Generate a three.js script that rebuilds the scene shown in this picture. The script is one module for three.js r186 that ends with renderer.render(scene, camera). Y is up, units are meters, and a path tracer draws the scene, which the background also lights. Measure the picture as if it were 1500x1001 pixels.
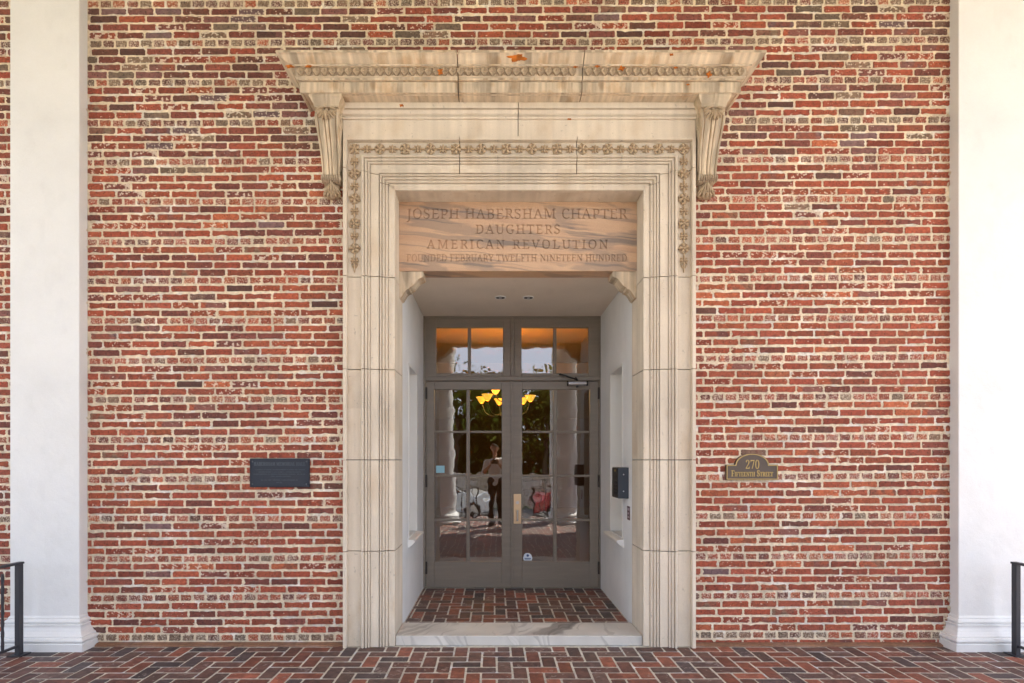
import * as THREE from 'three';
import { mergeGeometries, toCreasedNormals } from 'three/addons/utils/BufferGeometryUtils.js';
import { RoundedBoxGeometry } from 'three/addons/geometries/RoundedBoxGeometry.js';
import { FontLoader } from 'three/addons/loaders/FontLoader.js';
import { MarchingCubes } from 'three/addons/objects/MarchingCubes.js';

// ------------------------------------------------------------------ camera, sky, sun, exposure
const scene = new THREE.Scene();
const CX = -0.19, CY = 1.426, CZ = 4.395, F = 835;          // focal length in pixels of a 1500 px wide frame
const camera = new THREE.PerspectiveCamera(2 * Math.atan(500.5 / F) * 180 / Math.PI, 1500 / 1001, 0.05, 600);
camera.position.set(CX, CY, CZ);
camera.setViewOffset(1500, 1001, 26, -173.5, 1500, 1001);    // shift lens: verticals stay upright
camera.updateProjectionMatrix();

const SUN = new THREE.Vector3(0.50, 1, 0.55).normalize();
{                                                             // hazy bright daytime sky, paler towards the horizon and round the sun
  const w = 512, h = 256, d = new Float32Array(w * h * 4), v = new THREE.Vector3();
  for (let y = 0; y < h; y++) for (let x = 0; x < w; x++) {
    const el = ((y + 0.5) / h - 0.5) * Math.PI, az = ((x + 0.5) / w - 0.5) * 2 * Math.PI;
    v.set(Math.cos(el) * Math.cos(az), Math.sin(el), Math.cos(el) * Math.sin(az));
    const t = Math.pow(Math.max(0, Math.sin(el)), 0.55), a = Math.acos(Math.min(1, Math.max(-1, v.dot(SUN)))), halo = 0.55 * Math.exp(-a / 0.45), k = (y * w + x) * 4;
    d[k] = 0.66 + (0.27 - 0.66) * t + halo; d[k + 1] = 0.70 + (0.38 - 0.70) * t + halo * 0.97; d[k + 2] = 0.78 + (0.60 - 0.78) * t + halo * 0.9; d[k + 3] = 1;
  }
  const t = new THREE.DataTexture(d, w, h, THREE.RGBAFormat, THREE.FloatType);
  t.mapping = THREE.EquirectangularReflectionMapping; t.magFilter = t.minFilter = THREE.LinearFilter; t.needsUpdate = true;
  scene.background = t; scene.environment = t;
}
const sun = new THREE.DirectionalLight(new THREE.Color(1, 0.93, 0.80), 4.8);
sun.name = 'sun';
sun.position.copy(SUN).multiplyScalar(40); sun.target.position.set(0, 0, 0);
sun.castShadow = true; sun.shadow.mapSize.set(2048, 2048);
Object.assign(sun.shadow.camera, { left: -30, right: 30, top: 30, bottom: -30, near: 1, far: 120 });
scene.add(sun, sun.target);

const renderer = new THREE.WebGLRenderer({ antialias: true });
renderer.toneMapping = THREE.LinearToneMapping;
renderer.toneMappingExposure = 4.75;
renderer.shadowMap.enabled = true;

// ------------------------------------------------------------------ helpers
let seed = 12345;
const rnd = () => { seed = (seed * 1664525 + 1013904223) >>> 0; return seed / 4294967296; };
const rr = (a, b) => a + (b - a) * rnd();
const clamp = (x, a = 0, b = 1) => Math.min(b, Math.max(a, x));
const sstep = (a, b, x) => { const t = clamp((x - a) / (b - a)); return t * t * (3 - 2 * t); };
const lerp = (a, b, t) => a + (b - a) * t;
const hash = (x, y) => { let h = Math.imul(x, 374761393) + Math.imul(y, 668265263) | 0; h = Math.imul(h ^ (h >>> 13), 1274126177); return ((h ^ (h >>> 16)) >>> 0) / 4294967296; };
function vn(x, y, p = 0) {                                    // value noise, p = period in cells
  const xi = Math.floor(x), yi = Math.floor(y), fx = x - xi, fy = y - yi;
  const m = (v) => p ? ((v % p) + p) % p : v;
  const u = fx * fx * (3 - 2 * fx), v = fy * fy * (3 - 2 * fy);
  const a = hash(m(xi), m(yi)), b = hash(m(xi + 1), m(yi)), c = hash(m(xi), m(yi + 1)), d = hash(m(xi + 1), m(yi + 1));
  return lerp(lerp(a, b, u), lerp(c, d, u), v);
}
function fbm(x, y, o = 4, p = 0) { let s = 0, a = 0.5, t = 0; for (let i = 0; i < o; i++) { s += a * vn(x + i * 17.3 * (p ? 0 : 1), y, p); t += a; x *= 2; y *= 2; p *= 2; a *= 0.5; } return s / t; }
const sc = (z) => F / (CZ - z);
const X = (px, z) => (px - 724) / sc(z) + CX;
const Y = (py, z) => CY - (py - 674) / sc(z);

function tex(w, h, fn, { srgb = true, rep } = {}) {            // fn(u, v, x, y) -> [r, g, b] 0..255
  const d = new Uint8Array(w * h * 4);
  for (let y = 0; y < h; y++) for (let x = 0; x < w; x++) {
    const c = fn((x + 0.5) / w, (y + 0.5) / h, x, y), k = (y * w + x) * 4;
    d[k] = clamp(c[0], 0, 255); d[k + 1] = clamp(c[1], 0, 255); d[k + 2] = clamp(c[2], 0, 255); d[k + 3] = 255;
  }
  const t = new THREE.DataTexture(d, w, h, THREE.RGBAFormat);
  t.wrapS = t.wrapT = THREE.RepeatWrapping; t.magFilter = THREE.LinearFilter; t.minFilter = THREE.LinearMipmapLinearFilter; t.generateMipmaps = true;
  if (srgb) t.colorSpace = THREE.SRGBColorSpace;
  if (rep) t.repeat.set(rep, rep);
  t.needsUpdate = true; return t;
}
const used = new Map();
function numbered(n) { const k = used.get(n) ?? -1; used.set(n, k + 1); return k < 0 ? n : n + '_' + String(k + 1).padStart(3, '0'); }
function boxUV(g) {
  g = g.index ? g.toNonIndexed() : g;
  const p = g.attributes.position, n = g.attributes.normal, uv = new Float32Array(p.count * 2);
  for (let i = 0; i < p.count; i++) {
    const ax = Math.abs(n.getX(i)), ay = Math.abs(n.getY(i)), az = Math.abs(n.getZ(i));
    const x = p.getX(i), y = p.getY(i), z = p.getZ(i);
    if (az >= ax && az >= ay) { uv[2 * i] = x; uv[2 * i + 1] = y; } else if (ax >= ay) { uv[2 * i] = z; uv[2 * i + 1] = y; } else { uv[2 * i] = x; uv[2 * i + 1] = z; }
  }
  g.setAttribute('uv', new THREE.BufferAttribute(uv, 2)); return g;
}
function clean(g) { g = g.index ? g.toNonIndexed() : g; for (const k of Object.keys(g.attributes)) if (!['position', 'normal', 'uv'].includes(k)) g.deleteAttribute(k); if (!g.attributes.uv) boxUV(g); return g; }
const join = (gs) => Array.isArray(gs) ? (gs.length === 1 ? gs[0] : mergeGeometries(gs.map(clean))) : gs;
function mesh(name, geos, mat, parent, keepUV = false) {
  let g = join(geos); if (!keepUV) g = boxUV(g);
  const m = new THREE.Mesh(g, mat); m.name = parent ? name : numbered(name); m.castShadow = m.receiveShadow = true;
  (parent ?? scene).add(m); return m;
}
function tag(o, label, category, group, kind) { o.userData = { ...o.userData, label, category }; if (group) o.userData.group = group; if (kind) o.userData.kind = kind; return o; }
function thing(name, label, category, pos = [0, 0, 0], group) { const o = new THREE.Group(); o.name = numbered(name); o.position.set(...pos); scene.add(o); return tag(o, label, category, group); }
function copy(o, pos, label) { const c = o.clone(); c.name = numbered(o.name.replace(/_\d{3}$/, '')); c.userData = { ...o.userData }; if (label) c.userData.label = label; if (pos) c.position.set(...pos); scene.add(c); return c; }
const struct = (o, label, category) => tag(o, label, category, null, 'structure');
const bx = (x0, x1, y0, y1, z0, z1, r = 0) => {
  const w = x1 - x0, h = y1 - y0, d = z1 - z0;
  const g = r ? new RoundedBoxGeometry(w, h, d, 1, Math.min(r, w / 2.01, h / 2.01, d / 2.01)) : new THREE.BoxGeometry(w, h, d);
  return g.translate((x0 + x1) / 2, (y0 + y1) / 2, (z0 + z1) / 2);
};
const cyl = (r0, r1, h, n = 16) => new THREE.CylinderGeometry(r0, r1, h, n);
function bar(a, b, r, n = 8) {
  const A = new THREE.Vector3(...a), B = new THREE.Vector3(...b), d = B.clone().sub(A);
  const g = new THREE.CylinderGeometry(r, r, d.length(), n);
  g.applyQuaternion(new THREE.Quaternion().setFromUnitVectors(new THREE.Vector3(0, 1, 0), d.normalize()));
  return g.translate((A.x + B.x) / 2, (A.y + B.y) / 2, (A.z + B.z) / 2);
}
const tube = (pts, r, seg = 24, n = 6) => new THREE.TubeGeometry(new THREE.CatmullRomCurve3(pts.map((p) => new THREE.Vector3(...p))), seg, r, n);
function loft(rings, { close = true, capA = null, crease = 0 } = {}) { // rings of equal length; capA: [u,v] outline used to triangulate both ends
  const P = []; const n = rings[0].length;
  const tri = (a, b, c) => P.push(...a, ...b, ...c);
  for (let i = 0; i + 1 < rings.length; i++) for (let k = 0; k < (close ? n : n - 1); k++) {
    const a = rings[i][k], b = rings[i][(k + 1) % n], c = rings[i + 1][(k + 1) % n], d = rings[i + 1][k];
    tri(a, b, c); tri(a, c, d);
  }
  if (capA) {
    const f = THREE.ShapeUtils.triangulateShape(capA.map(([u, v]) => new THREE.Vector2(u, v)), []);
    const L = rings[rings.length - 1];
    for (const [a, b, c] of f) { tri(rings[0][a], rings[0][b], rings[0][c]); tri(L[a], L[c], L[b]); }
  }
  let g = new THREE.BufferGeometry(); g.setAttribute('position', new THREE.Float32BufferAttribute(P, 3));
  g.computeVertexNormals();
  if (crease) g = toCreasedNormals(g, crease);
  return boxUV(g);
}
const blob = (x, y, z, sx, sy, sz, rot = 0, w = 8, h = 6) => new THREE.SphereGeometry(1, w, h).scale(sx, sy, sz).rotateZ(rot).translate(x, y, z);
const mat = (o) => new THREE.MeshStandardMaterial(o);
const rgb = (r, g, b) => new THREE.Color(`rgb(${r},${g},${b})`);
const font = await new FontLoader().loadAsync('fonts/droid/droid_serif_regular.typeface.json');
const fontBold = await new FontLoader().loadAsync('fonts/droid/droid_serif_bold.typeface.json');
function lineShapes(f, text, x0, x1, y0, cap, small = 1) {           // letters spread between x0 and x1, cap height cap; lower case = small capitals
  const H = new THREE.Box2().setFromPoints(f.generateShapes('H', 1)[0].getPoints()); const unit = 1 / (H.max.y - H.min.y);
  const items = []; let W = 0;
  for (const ch of text) {
    const low = ch !== ch.toUpperCase(), C = ch.toUpperCase(), s = cap * unit * (low ? small : 1);
    const adv = C === ' ' ? cap * 0.42 : f.data.glyphs[C].ha * s / f.data.resolution;
    items.push([C, s, W]); W += adv;
  }
  const gap = (x1 - x0 - W) / (items.length - 1), out = [];
  const tight = gap < 0 ? (x1 - x0) / W : 1;
  items.forEach(([C, s, w], i) => {
    if (C === ' ') return;
    for (const sh of f.generateShapes(C, s)) {
      const ox = gap < 0 ? x0 + w * tight : x0 + w + gap * i, kx = tight;
      const pt = (p) => new THREE.Vector2(p.x * kx + ox, p.y + y0);
      out.push({ outer: sh.getPoints(3).map(pt), holes: sh.holes.map((h) => h.getPoints(3).map(pt)) });
    }
  });
  return out;
}
function textGeo(lines, depth, z) {
  const gs = lines.map(({ outer, holes }) => { const s = new THREE.Shape(outer); for (const h of holes) s.holes.push(new THREE.Path(h)); return new THREE.ExtrudeGeometry(s, { depth, bevelEnabled: false, curveSegments: 2 }); });
  return mergeGeometries(gs.map(clean)).translate(0, 0, z);
}

// ------------------------------------------------------------------ textures and materials
// brick faces: an atlas of 8 x 32 different faces, each with its own clay colour, flashing, pits and mortar smears
const CLAY = {
  red: [[152, 78, 56], [144, 72, 53], [156, 83, 60], [139, 69, 53], [149, 78, 60]],
  orange: [[156, 84, 58], [162, 89, 61], [152, 80, 57]],
  plum: [[122, 69, 58], [115, 66, 58], [128, 72, 60], [110, 65, 58]],
  dark: [[98, 65, 56], [93, 64, 58], [103, 67, 57]],
  grey: [[122, 101, 84], [112, 95, 82], [128, 105, 88]],
  mauve: [[124, 84, 79], [112, 87, 88], [120, 82, 76]],
};
const ROWS = [];
const rowsOf = {};
for (const [k, n] of [['red', 9], ['orange', 3], ['plum', 6], ['dark', 2], ['grey', 2], ['mauve', 2]]) for (let i = 0; i < n; i++) ROWS.push([k, 0]);
for (const [k, n] of [['red', 3], ['orange', 1], ['plum', 1], ['grey', 2], ['dark', 1]]) for (let i = 0; i < n; i++) ROWS.push([k, 1]);
ROWS.forEach(([k, s], i) => (rowsOf[k + (s ? '_head' : '')] ??= []).push(i));
const cells = ROWS.map(([k, s], r) => Array.from({ length: 8 }, (_, c) => {
  const pal = CLAY[k], A = pal[Math.floor(rnd() * pal.length)], o = ['red', 'plum', 'dark', 'mauve', 'grey'][Math.floor(rnd() * 5)], q = CLAY[o][0];
  const j = rr(0.88, 1.12);
  return { A: A.map((v) => v * j), B: q, flash: rnd() < 0.3 ? rr(0.4, 0.9) : rr(0, 0.2), fl: rnd() * 90, smear: s ? rr(0.52, 0.66) : (rnd() < 0.12 ? rr(0.59, 0.66) : rr(0.73, 0.88)), head: s };
}));
const brickTex = tex(2048, 1024, (u, v, x, y) => {
  const c = x >> 8, r = y >> 5, k = cells[r][c], lx = x & 255, ly = y & 31;
  const gx = x / 1, gy = y / 1;
  const f = k.flash * sstep(0.42, 0.62, fbm(lx / 80 + k.fl, ly / 60 + k.fl, 2));
  const m = 0.82 + 0.36 * fbm(gx / 22 + 3, gy / 10, 3), g = 0.9 + 0.2 * hash(x, y);
  let col = [0, 1, 2].map((i) => lerp(k.A[i], k.B[i], f) * m * g);
  const pit = sstep(0.70, 0.76, fbm(gx / 7 + 40, gy / 5, 2)); col = col.map((q) => q * (1 - 0.35 * pit));
  const ex = Math.min(lx, 255 - lx) / 26, ey = Math.min(ly, 31 - ly) / 7, e = 0.10 * Math.max(0, 1 - Math.min(ex, ey));
  const sm = sstep(k.smear - e, k.smear - e + 0.07, fbm(gx / (k.head ? 5 : 20) + 90, gy / (k.head ? 3 : 8) + 7, 3)) * (k.head ? 0.75 : 0.8);
  const M = [226, 213, 194];
  return col.map((q, i) => lerp(q, M[i] * (0.9 + 0.2 * hash(y, x)), sm));
});
const grain = tex(512, 512, (u, v, x, y) => { const n = 255 * (0.55 * fbm(u * 16, v * 16, 5, 16) + 0.45 * hash(x, y)); return [n, n, n]; }, { srgb: false, rep: 3 });
const M = {};
M.brick = mat({ map: brickTex, roughness: 0.92, bumpMap: grain, bumpScale: 0.0015 });
const mortarTex = tex(1024, 1024, (u, v, x, y) => {
  const a = fbm(u * 8, v * 8, 5, 8), b = fbm(u * 64, v * 64, 3, 64), w = sstep(0.56, 0.70, fbm(u * 12 + 5, v * 20, 4)), s = 0.82 + 0.2 * a + 0.2 * (b - 0.5) + 0.1 * (hash(x, y) - 0.5);
  return [lerp(234, 238, w) * s, lerp(217, 229, w) * s, lerp(190, 215, w) * s];
}, { rep: 0.8 });
const mortarBump = tex(1024, 1024, (u, v, x, y) => { const n = 255 * (0.5 * fbm(u * 40, v * 40, 4, 40) + 0.3 * fbm(u * 120, v * 120, 2, 120) + 0.2 * hash(x, y)); return [n, n, n]; }, { srgb: false, rep: 0.8 });
M.mortar = mat({ map: mortarTex, roughness: 0.95, bumpMap: mortarBump, bumpScale: 0.006 });

const PAVE = [[96, 70, 64], [104, 70, 62], [86, 68, 65], [114, 71, 60], [80, 68, 69], [128, 77, 62], [74, 66, 68], [98, 77, 71], [136, 82, 66], [92, 66, 61]];
const pcell = Array.from({ length: 128 }, () => { const A = PAVE[Math.floor(rnd() * PAVE.length)], j = rr(0.85, 1.12); return { A: A.map((v) => v * j), s: rr(0.66, 0.85) }; });
const paverTex = tex(1024, 1024, (u, v, x, y) => {
  const k = pcell[(y >> 6) * 8 + (x >> 7)];
  const m = 0.74 + 0.5 * fbm(x / 18, y / 18, 4), g = 0.9 + 0.2 * hash(x, y);
  const sm = 0.5 * sstep(k.s, k.s + 0.08, fbm(x / 14 + 9, y / 14 + 70, 3));
  return k.A.map((q, i) => lerp(q * m * g, [176, 168, 160][i], sm));
});
M.paver = mat({ map: paverTex, roughness: 0.62, bumpMap: grain, bumpScale: 0.0012 });
M.joint = mat({ map: mortarTex, color: rgb(226, 238, 254), roughness: 0.95, bumpMap: mortarBump, bumpScale: 0.003 });

const stoneTex = tex(1024, 1024, (u, v, x, y) => {
  const a = fbm(u * 4, v * 4, 5, 4), st = fbm(u * 48, v * 3, 3), b = 0.45 * sstep(0.55, 0.85, fbm(u * 10 + 31, v * 6 + 9, 5)), s = 0.86 + 0.16 * a + 0.10 * (st - 0.5) + 0.07 * (hash(x, y) - 0.5);
  const pit = 0.6 * sstep(0.82, 0.92, fbm(u * 90, v * 90, 2));
  const q = s * (1 - 0.2 * pit);
  return [lerp(226, 200, b) * q, lerp(212, 176, b) * q, lerp(193, 148, b) * q];
}, { rep: 0.55 });
const corniceTex = tex(1024, 1024, (u, v, x, y) => {
  const a = fbm(u * 5, v * 5, 5, 5), st = fbm(u * 70, v * 4 + 3, 4), st2 = sstep(0.52, 0.72, fbm(u * 26 + 7, v * 5, 4)), b = 0.6 * sstep(0.5, 0.8, fbm(u * 22 + 3, v * 16, 5));
  const s = 0.80 + 0.18 * a + 0.26 * (st - 0.5) + 0.07 * (hash(x, y) - 0.5), q = s * (1 - 0.17 * st2);
  return [lerp(230, 204, b) * q, lerp(210, 168, b) * q, lerp(183, 129, b) * q];
}, { rep: 0.6 });
M.stone = mat({ map: stoneTex, roughness: 0.85, bumpMap: grain, bumpScale: 0.0015 });
M.cornice = mat({ map: corniceTex, roughness: 0.88, bumpMap: grain, bumpScale: 0.002 });
M.carved = mat({ map: corniceTex, color: rgb(232, 226, 218), roughness: 0.9 });
M.stoneJoint = mat({ color: rgb(86, 78, 68), roughness: 1 });
M.lichen = mat({ map: tex(64, 64, (u, v, x, y) => { const n = 0.7 + 0.5 * fbm(u * 6, v * 6, 3); return [196 * n, 112 * n, 40 * n]; }), roughness: 1 });

const SX0 = -0.952, SX1 = 0.952, SY0 = 2.937, SY1 = 3.488;
const bandTex = tex(1024, 320, (u, v, x, y) => {
  const X_ = u * 1.9, Y_ = v * 0.55;
  const w = fbm(X_ * 2.2, Y_ * 3, 4) * 0.07, t = Y_ + X_ * 0.10 + w;
  const b1 = fbm(t * 26, X_ * 0.5, 4), b2 = fbm(t * 90 + 8, X_ * 1.4, 3), vein = sstep(0.60, 0.72, fbm(t * 42 + 30, X_ * 0.8 + Y_ * 3, 4)), cl = sstep(0.52, 0.68, fbm(X_ * 2 + 4, Y_ * 5 + 9, 3));
  let c = [lerp(212, 190, b1), lerp(177, 152, b1), lerp(144, 124, b1)];
  c = c.map((q, i) => lerp(q, [206, 168, 134][i], sstep(0.5, 0.75, b2) * 0.5));
  c = c.map((q, i) => lerp(q, [126, 114, 106][i], clamp(vein * 0.42 + sstep(0.5, 0.62, fbm(X_ * 3 + 40, t * 14, 4)) * 0.4 + cl * sstep(0.45, 0.6, b2) * 0.5)));
  const s = 0.96 + 0.1 * (hash(x, y) - 0.5);
  return c.map((q) => q * s);
});
M.band = mat({ map: bandTex, roughness: 0.55 });
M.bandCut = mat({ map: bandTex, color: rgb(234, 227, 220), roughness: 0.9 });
const marbleTex = tex(1024, 512, (u, v, x, y) => {
  const w = fbm(u * 5, v * 4, 4), t = u * 9 + v * 6 + w * 3.2;
  const vein = sstep(0.56, 0.74, fbm(t * 1.5, u * 1.5, 4)), fine = sstep(0.6, 0.72, fbm(t * 4 + 20, v * 3, 3));
  const s = 0.9 + 0.18 * fbm(u * 9, v * 9, 4);
  return [lerp(200, 118, vein * 0.75 + fine * 0.3) * s, lerp(196, 115, vein * 0.75 + fine * 0.3) * s, lerp(190, 113, vein * 0.75 + fine * 0.3) * s];
}, { rep: 0.5 });
M.marble = mat({ map: marbleTex, roughness: 0.5 });
const stuccoTex = tex(1024, 1024, (u, v, x, y) => { const s = 0.95 + 0.07 * fbm(u * 6, v * 6, 5, 6) + 0.04 * (hash(x, y) - 0.5) - 0.012 * sstep(0.6, 0.8, fbm(u * 18, v * 10 + 4, 4)); return [228 * s, 228 * s, 228 * s]; }, { rep: 0.5 });
const stuccoBump = tex(512, 512, (u, v, x, y) => { const n = 255 * (0.8 * fbm(u * 14, v * 14, 5, 14) + 0.2 * hash(x, y)); return [n, n, n]; }, { srgb: false, rep: 0.9 });
M.stucco = mat({ map: stuccoTex, roughness: 0.9, bumpMap: stuccoBump, bumpScale: 0.003 });
M.whiteTrim = mat({ color: rgb(226, 224, 220), roughness: 0.6, bumpMap: stuccoBump, bumpScale: 0.001 });
M.pilaster = mat({ map: stuccoTex, color: rgb(255, 255, 255), roughness: 0.7, bumpMap: stuccoBump, bumpScale: 0.004 });
M.door = mat({ map: tex(256, 256, (u, v, x, y) => { const s = 0.94 + 0.08 * fbm(u * 4, v * 40, 3) + 0.04 * hash(x, y); return [130 * s, 120 * s, 109 * s]; }), roughness: 0.5 });
const waveTex = tex(256, 256, (u, v) => { const n = 255 * fbm(u * 4, v * 4, 2, 4); return [n, n, n]; }, { srgb: false, rep: 2 });
M.glass = new THREE.MeshPhysicalMaterial({ bumpMap: waveTex, bumpScale: 0.0006, color: 0xffffff, transmission: 1, thickness: 0, roughness: 0, ior: 2.25 });
M.iron = mat({ color: rgb(60, 60, 65), roughness: 0.55, metalness: 0.4 });
M.black = mat({ color: rgb(22, 22, 23), roughness: 0.5 });
M.bronzeDark = mat({ color: rgb(58, 52, 48), roughness: 0.6, metalness: 0.3 });
M.steel = mat({ color: rgb(190, 190, 195), roughness: 0.3, metalness: 0.9 });
M.cream = mat({ map: stuccoTex, color: rgb(236, 214, 176), roughness: 0.85 });

// ------------------------------------------------------------------ ground beyond the porch
const GY = -1.0;
{
  const grassTex = tex(512, 512, (u, v, x, y) => { const s = 0.7 + 0.5 * fbm(u * 12, v * 12, 5, 12) + 0.2 * hash(x, y); return [82 * s, 104 * s, 44 * s]; }, { rep: 0.4 });
  const lawn = mesh('lawn', new THREE.PlaneGeometry(400, 400).rotateX(-Math.PI / 2).translate(0, GY, 120), mat({ map: grassTex, roughness: 1 }));
  struct(lawn, 'green lawn around the porch and beyond the street', 'lawn');
  const conc = mat({ map: tex(512, 512, (u, v, x, y) => { const s = 0.85 + 0.25 * fbm(u * 8, v * 8, 5, 8); return [206 * s, 195 * s, 178 * s]; }, { rep: 0.3 }), roughness: 0.95 });
  const walk = mesh('pavement', bx(-60, 60, GY - 0.1, GY + 0.12, 9.6, 12.4), conc); struct(walk, 'pale concrete pavement along the street', 'pavement');
  const path = mesh('forecourt', [bx(-7, 7.2, GY - 0.1, GY + 0.05, 7.87, 9.595), bx(-15, -7.25, GY - 0.1, GY + 0.06, -3, 9.595), bx(7.25, 22, GY - 0.1, GY + 0.06, -3, 9.595)], conc); struct(path, 'pale concrete forecourt between the porch steps and the pavement', 'forecourt');
  const asph = mat({ map: tex(512, 512, (u, v, x, y) => { const s = 0.8 + 0.3 * fbm(u * 10, v * 10, 5, 10) + 0.2 * hash(x, y); return [98 * s, 96 * s, 94 * s]; }, { rep: 0.3 }), roughness: 0.95 });
  const road = mesh('road', bx(-60, 60, GY - 0.1, GY + 0.004, 12.4, 19.5), asph); struct(road, 'grey asphalt street in front of the building', 'road');
  const rw = thing('retaining_wall', 'beige stone retaining wall across the street', 'wall', [0, GY, 20.2]);
  for (let r = 0; r < 5; r++) for (let k = 0; k < 22; k++) {
    const x0 = -11 + k * 1.05 + (r % 2) * 0.5; if (r * 0.36 > 2.1 - Math.max(0, -x0) * 0.12) continue;
    mesh('stone', bx(x0, x0 + 1.03, r * 0.36, r * 0.36 + 0.345, -0.2 + rr(-0.015, 0.015), 0.2, 0.02), k % 3 ? M.stone : M.cornice, rw);
  }
}

// ------------------------------------------------------------------ porch: floor, steps, roof, columns
function paverGeo(w, d, cell, vert) {                            // a brick paver laid flat, w along x, d along z, top at y = 0
  const P = [], N = [], U = [], g = 0.0056, c = 0.002;
  const ring = (ox, oz, cc) => [[-ox + cc, -oz], [ox - cc, -oz], [ox, -oz + cc], [ox, oz - cc], [ox - cc, oz], [-ox + cc, oz], [-ox, oz - cc], [-ox, -oz + cc]];
  const jit = Array.from({ length: 8 }, () => [rr(-0.0015, 0.0015), rr(-0.0015, 0.0015)]);
  const A = ring(w / 2 - g - c, d / 2 - g - c, 0.006).map(([x, z], i) => [x + jit[i][0], 0, z + jit[i][1]]), B = ring(w / 2 - g, d / 2 - g, 0.008).map(([x, z], i) => [x + jit[i][0], -0.006, z + jit[i][1]]);
  const cu = cell % 8, cv = cell >> 3;
  const L = vert ? d : w, S = vert ? w : d;
  const uvOf = ([x, , z]) => { const a = (vert ? z : x) / L + 0.5, b = (vert ? x : z) / S + 0.5; return [(cu + 0.04 + 0.92 * a) / 8, (cv + 0.06 + 0.88 * b) / 16]; };
  const put = (p, n) => { P.push(...p); N.push(...n); U.push(...uvOf(p)); };
  for (let i = 0; i < 8; i++) {
    const j = (i + 1) % 8, up = [0, 1, 0];
    if (i > 0 && i < 7) { put(A[0], up); put(A[j], up); put(A[i], up); }
    const mx = A[i][0] + A[j][0], mz = A[i][2] + A[j][2], l = Math.hypot(mx / w, mz / d) || 1, n = new THREE.Vector3(mx / w / l, 0.7, mz / d / l).normalize().toArray();
    put(A[i], n); put(A[j], n); put(B[j], n); put(A[i], n); put(B[j], n); put(B[i], n);
  }
  const q = new THREE.BufferGeometry();
  q.setAttribute('position', new THREE.Float32BufferAttribute(P, 3)); q.setAttribute('normal', new THREE.Float32BufferAttribute(N, 3)); q.setAttribute('uv', new THREE.Float32BufferAttribute(U, 2));
  return q;
}
function herringbone(parent, material, x0, x1, z0, z1, yTop, W, ox, oz, most, inView, tilt = 0.0012) {
  const list = [];
  const nx = Math.ceil((x1 - x0) / W) + 3, nz = Math.ceil((z1 - z0) / W) + 3;
  for (let i = -2; i < nx; i++) for (let j = -2; j < nz; j++) {
    const r = (((i - j) % 4) + 4) % 4; let a, b, c, d, v;
    if (r === 0) { a = i; b = i + 2; c = j; d = j + 1; v = false; } else if (r === 3) { a = i; b = i + 1; c = j; d = j + 2; v = true; } else continue;
    const xa = Math.max(x0, x0 + ox + a * W), xb = Math.min(x1, x0 + ox + b * W), za = Math.max(z0, z0 + oz + c * W), zb = Math.min(z1, z0 + oz + d * W);
    if (xb - xa < 0.03 || zb - za < 0.03) continue;
    list.push({ xa, xb, za, zb, v });
  }
  list.forEach((q) => { q.key = inView(q); });
  list.sort((p, q) => q.key - p.key);
  const rest = [];
  list.forEach((q, i) => {
    const g = paverGeo(q.xb - q.xa, q.zb - q.za, Math.floor(rnd() * 128), q.v), y = yTop + rr(-tilt, tilt);
    const cx = (q.xa + q.xb) / 2, cz = (q.za + q.zb) / 2;
    g.rotateX(rr(-0.006, 0.006)); g.rotateZ(rr(-0.006, 0.006));
    if (i < most) { const m = new THREE.Mesh(g, material); m.name = 'paver'; m.position.set(cx, y, cz); m.castShadow = m.receiveShadow = true; parent.add(m); } else rest.push(g.translate(cx, y, cz));
  });
  if (rest.length) { const m = mesh('pavers', rest, material, parent, true); m.userData.kind = 'stuff'; }
}
const PX = 7.1, PZ = 6.35;
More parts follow.
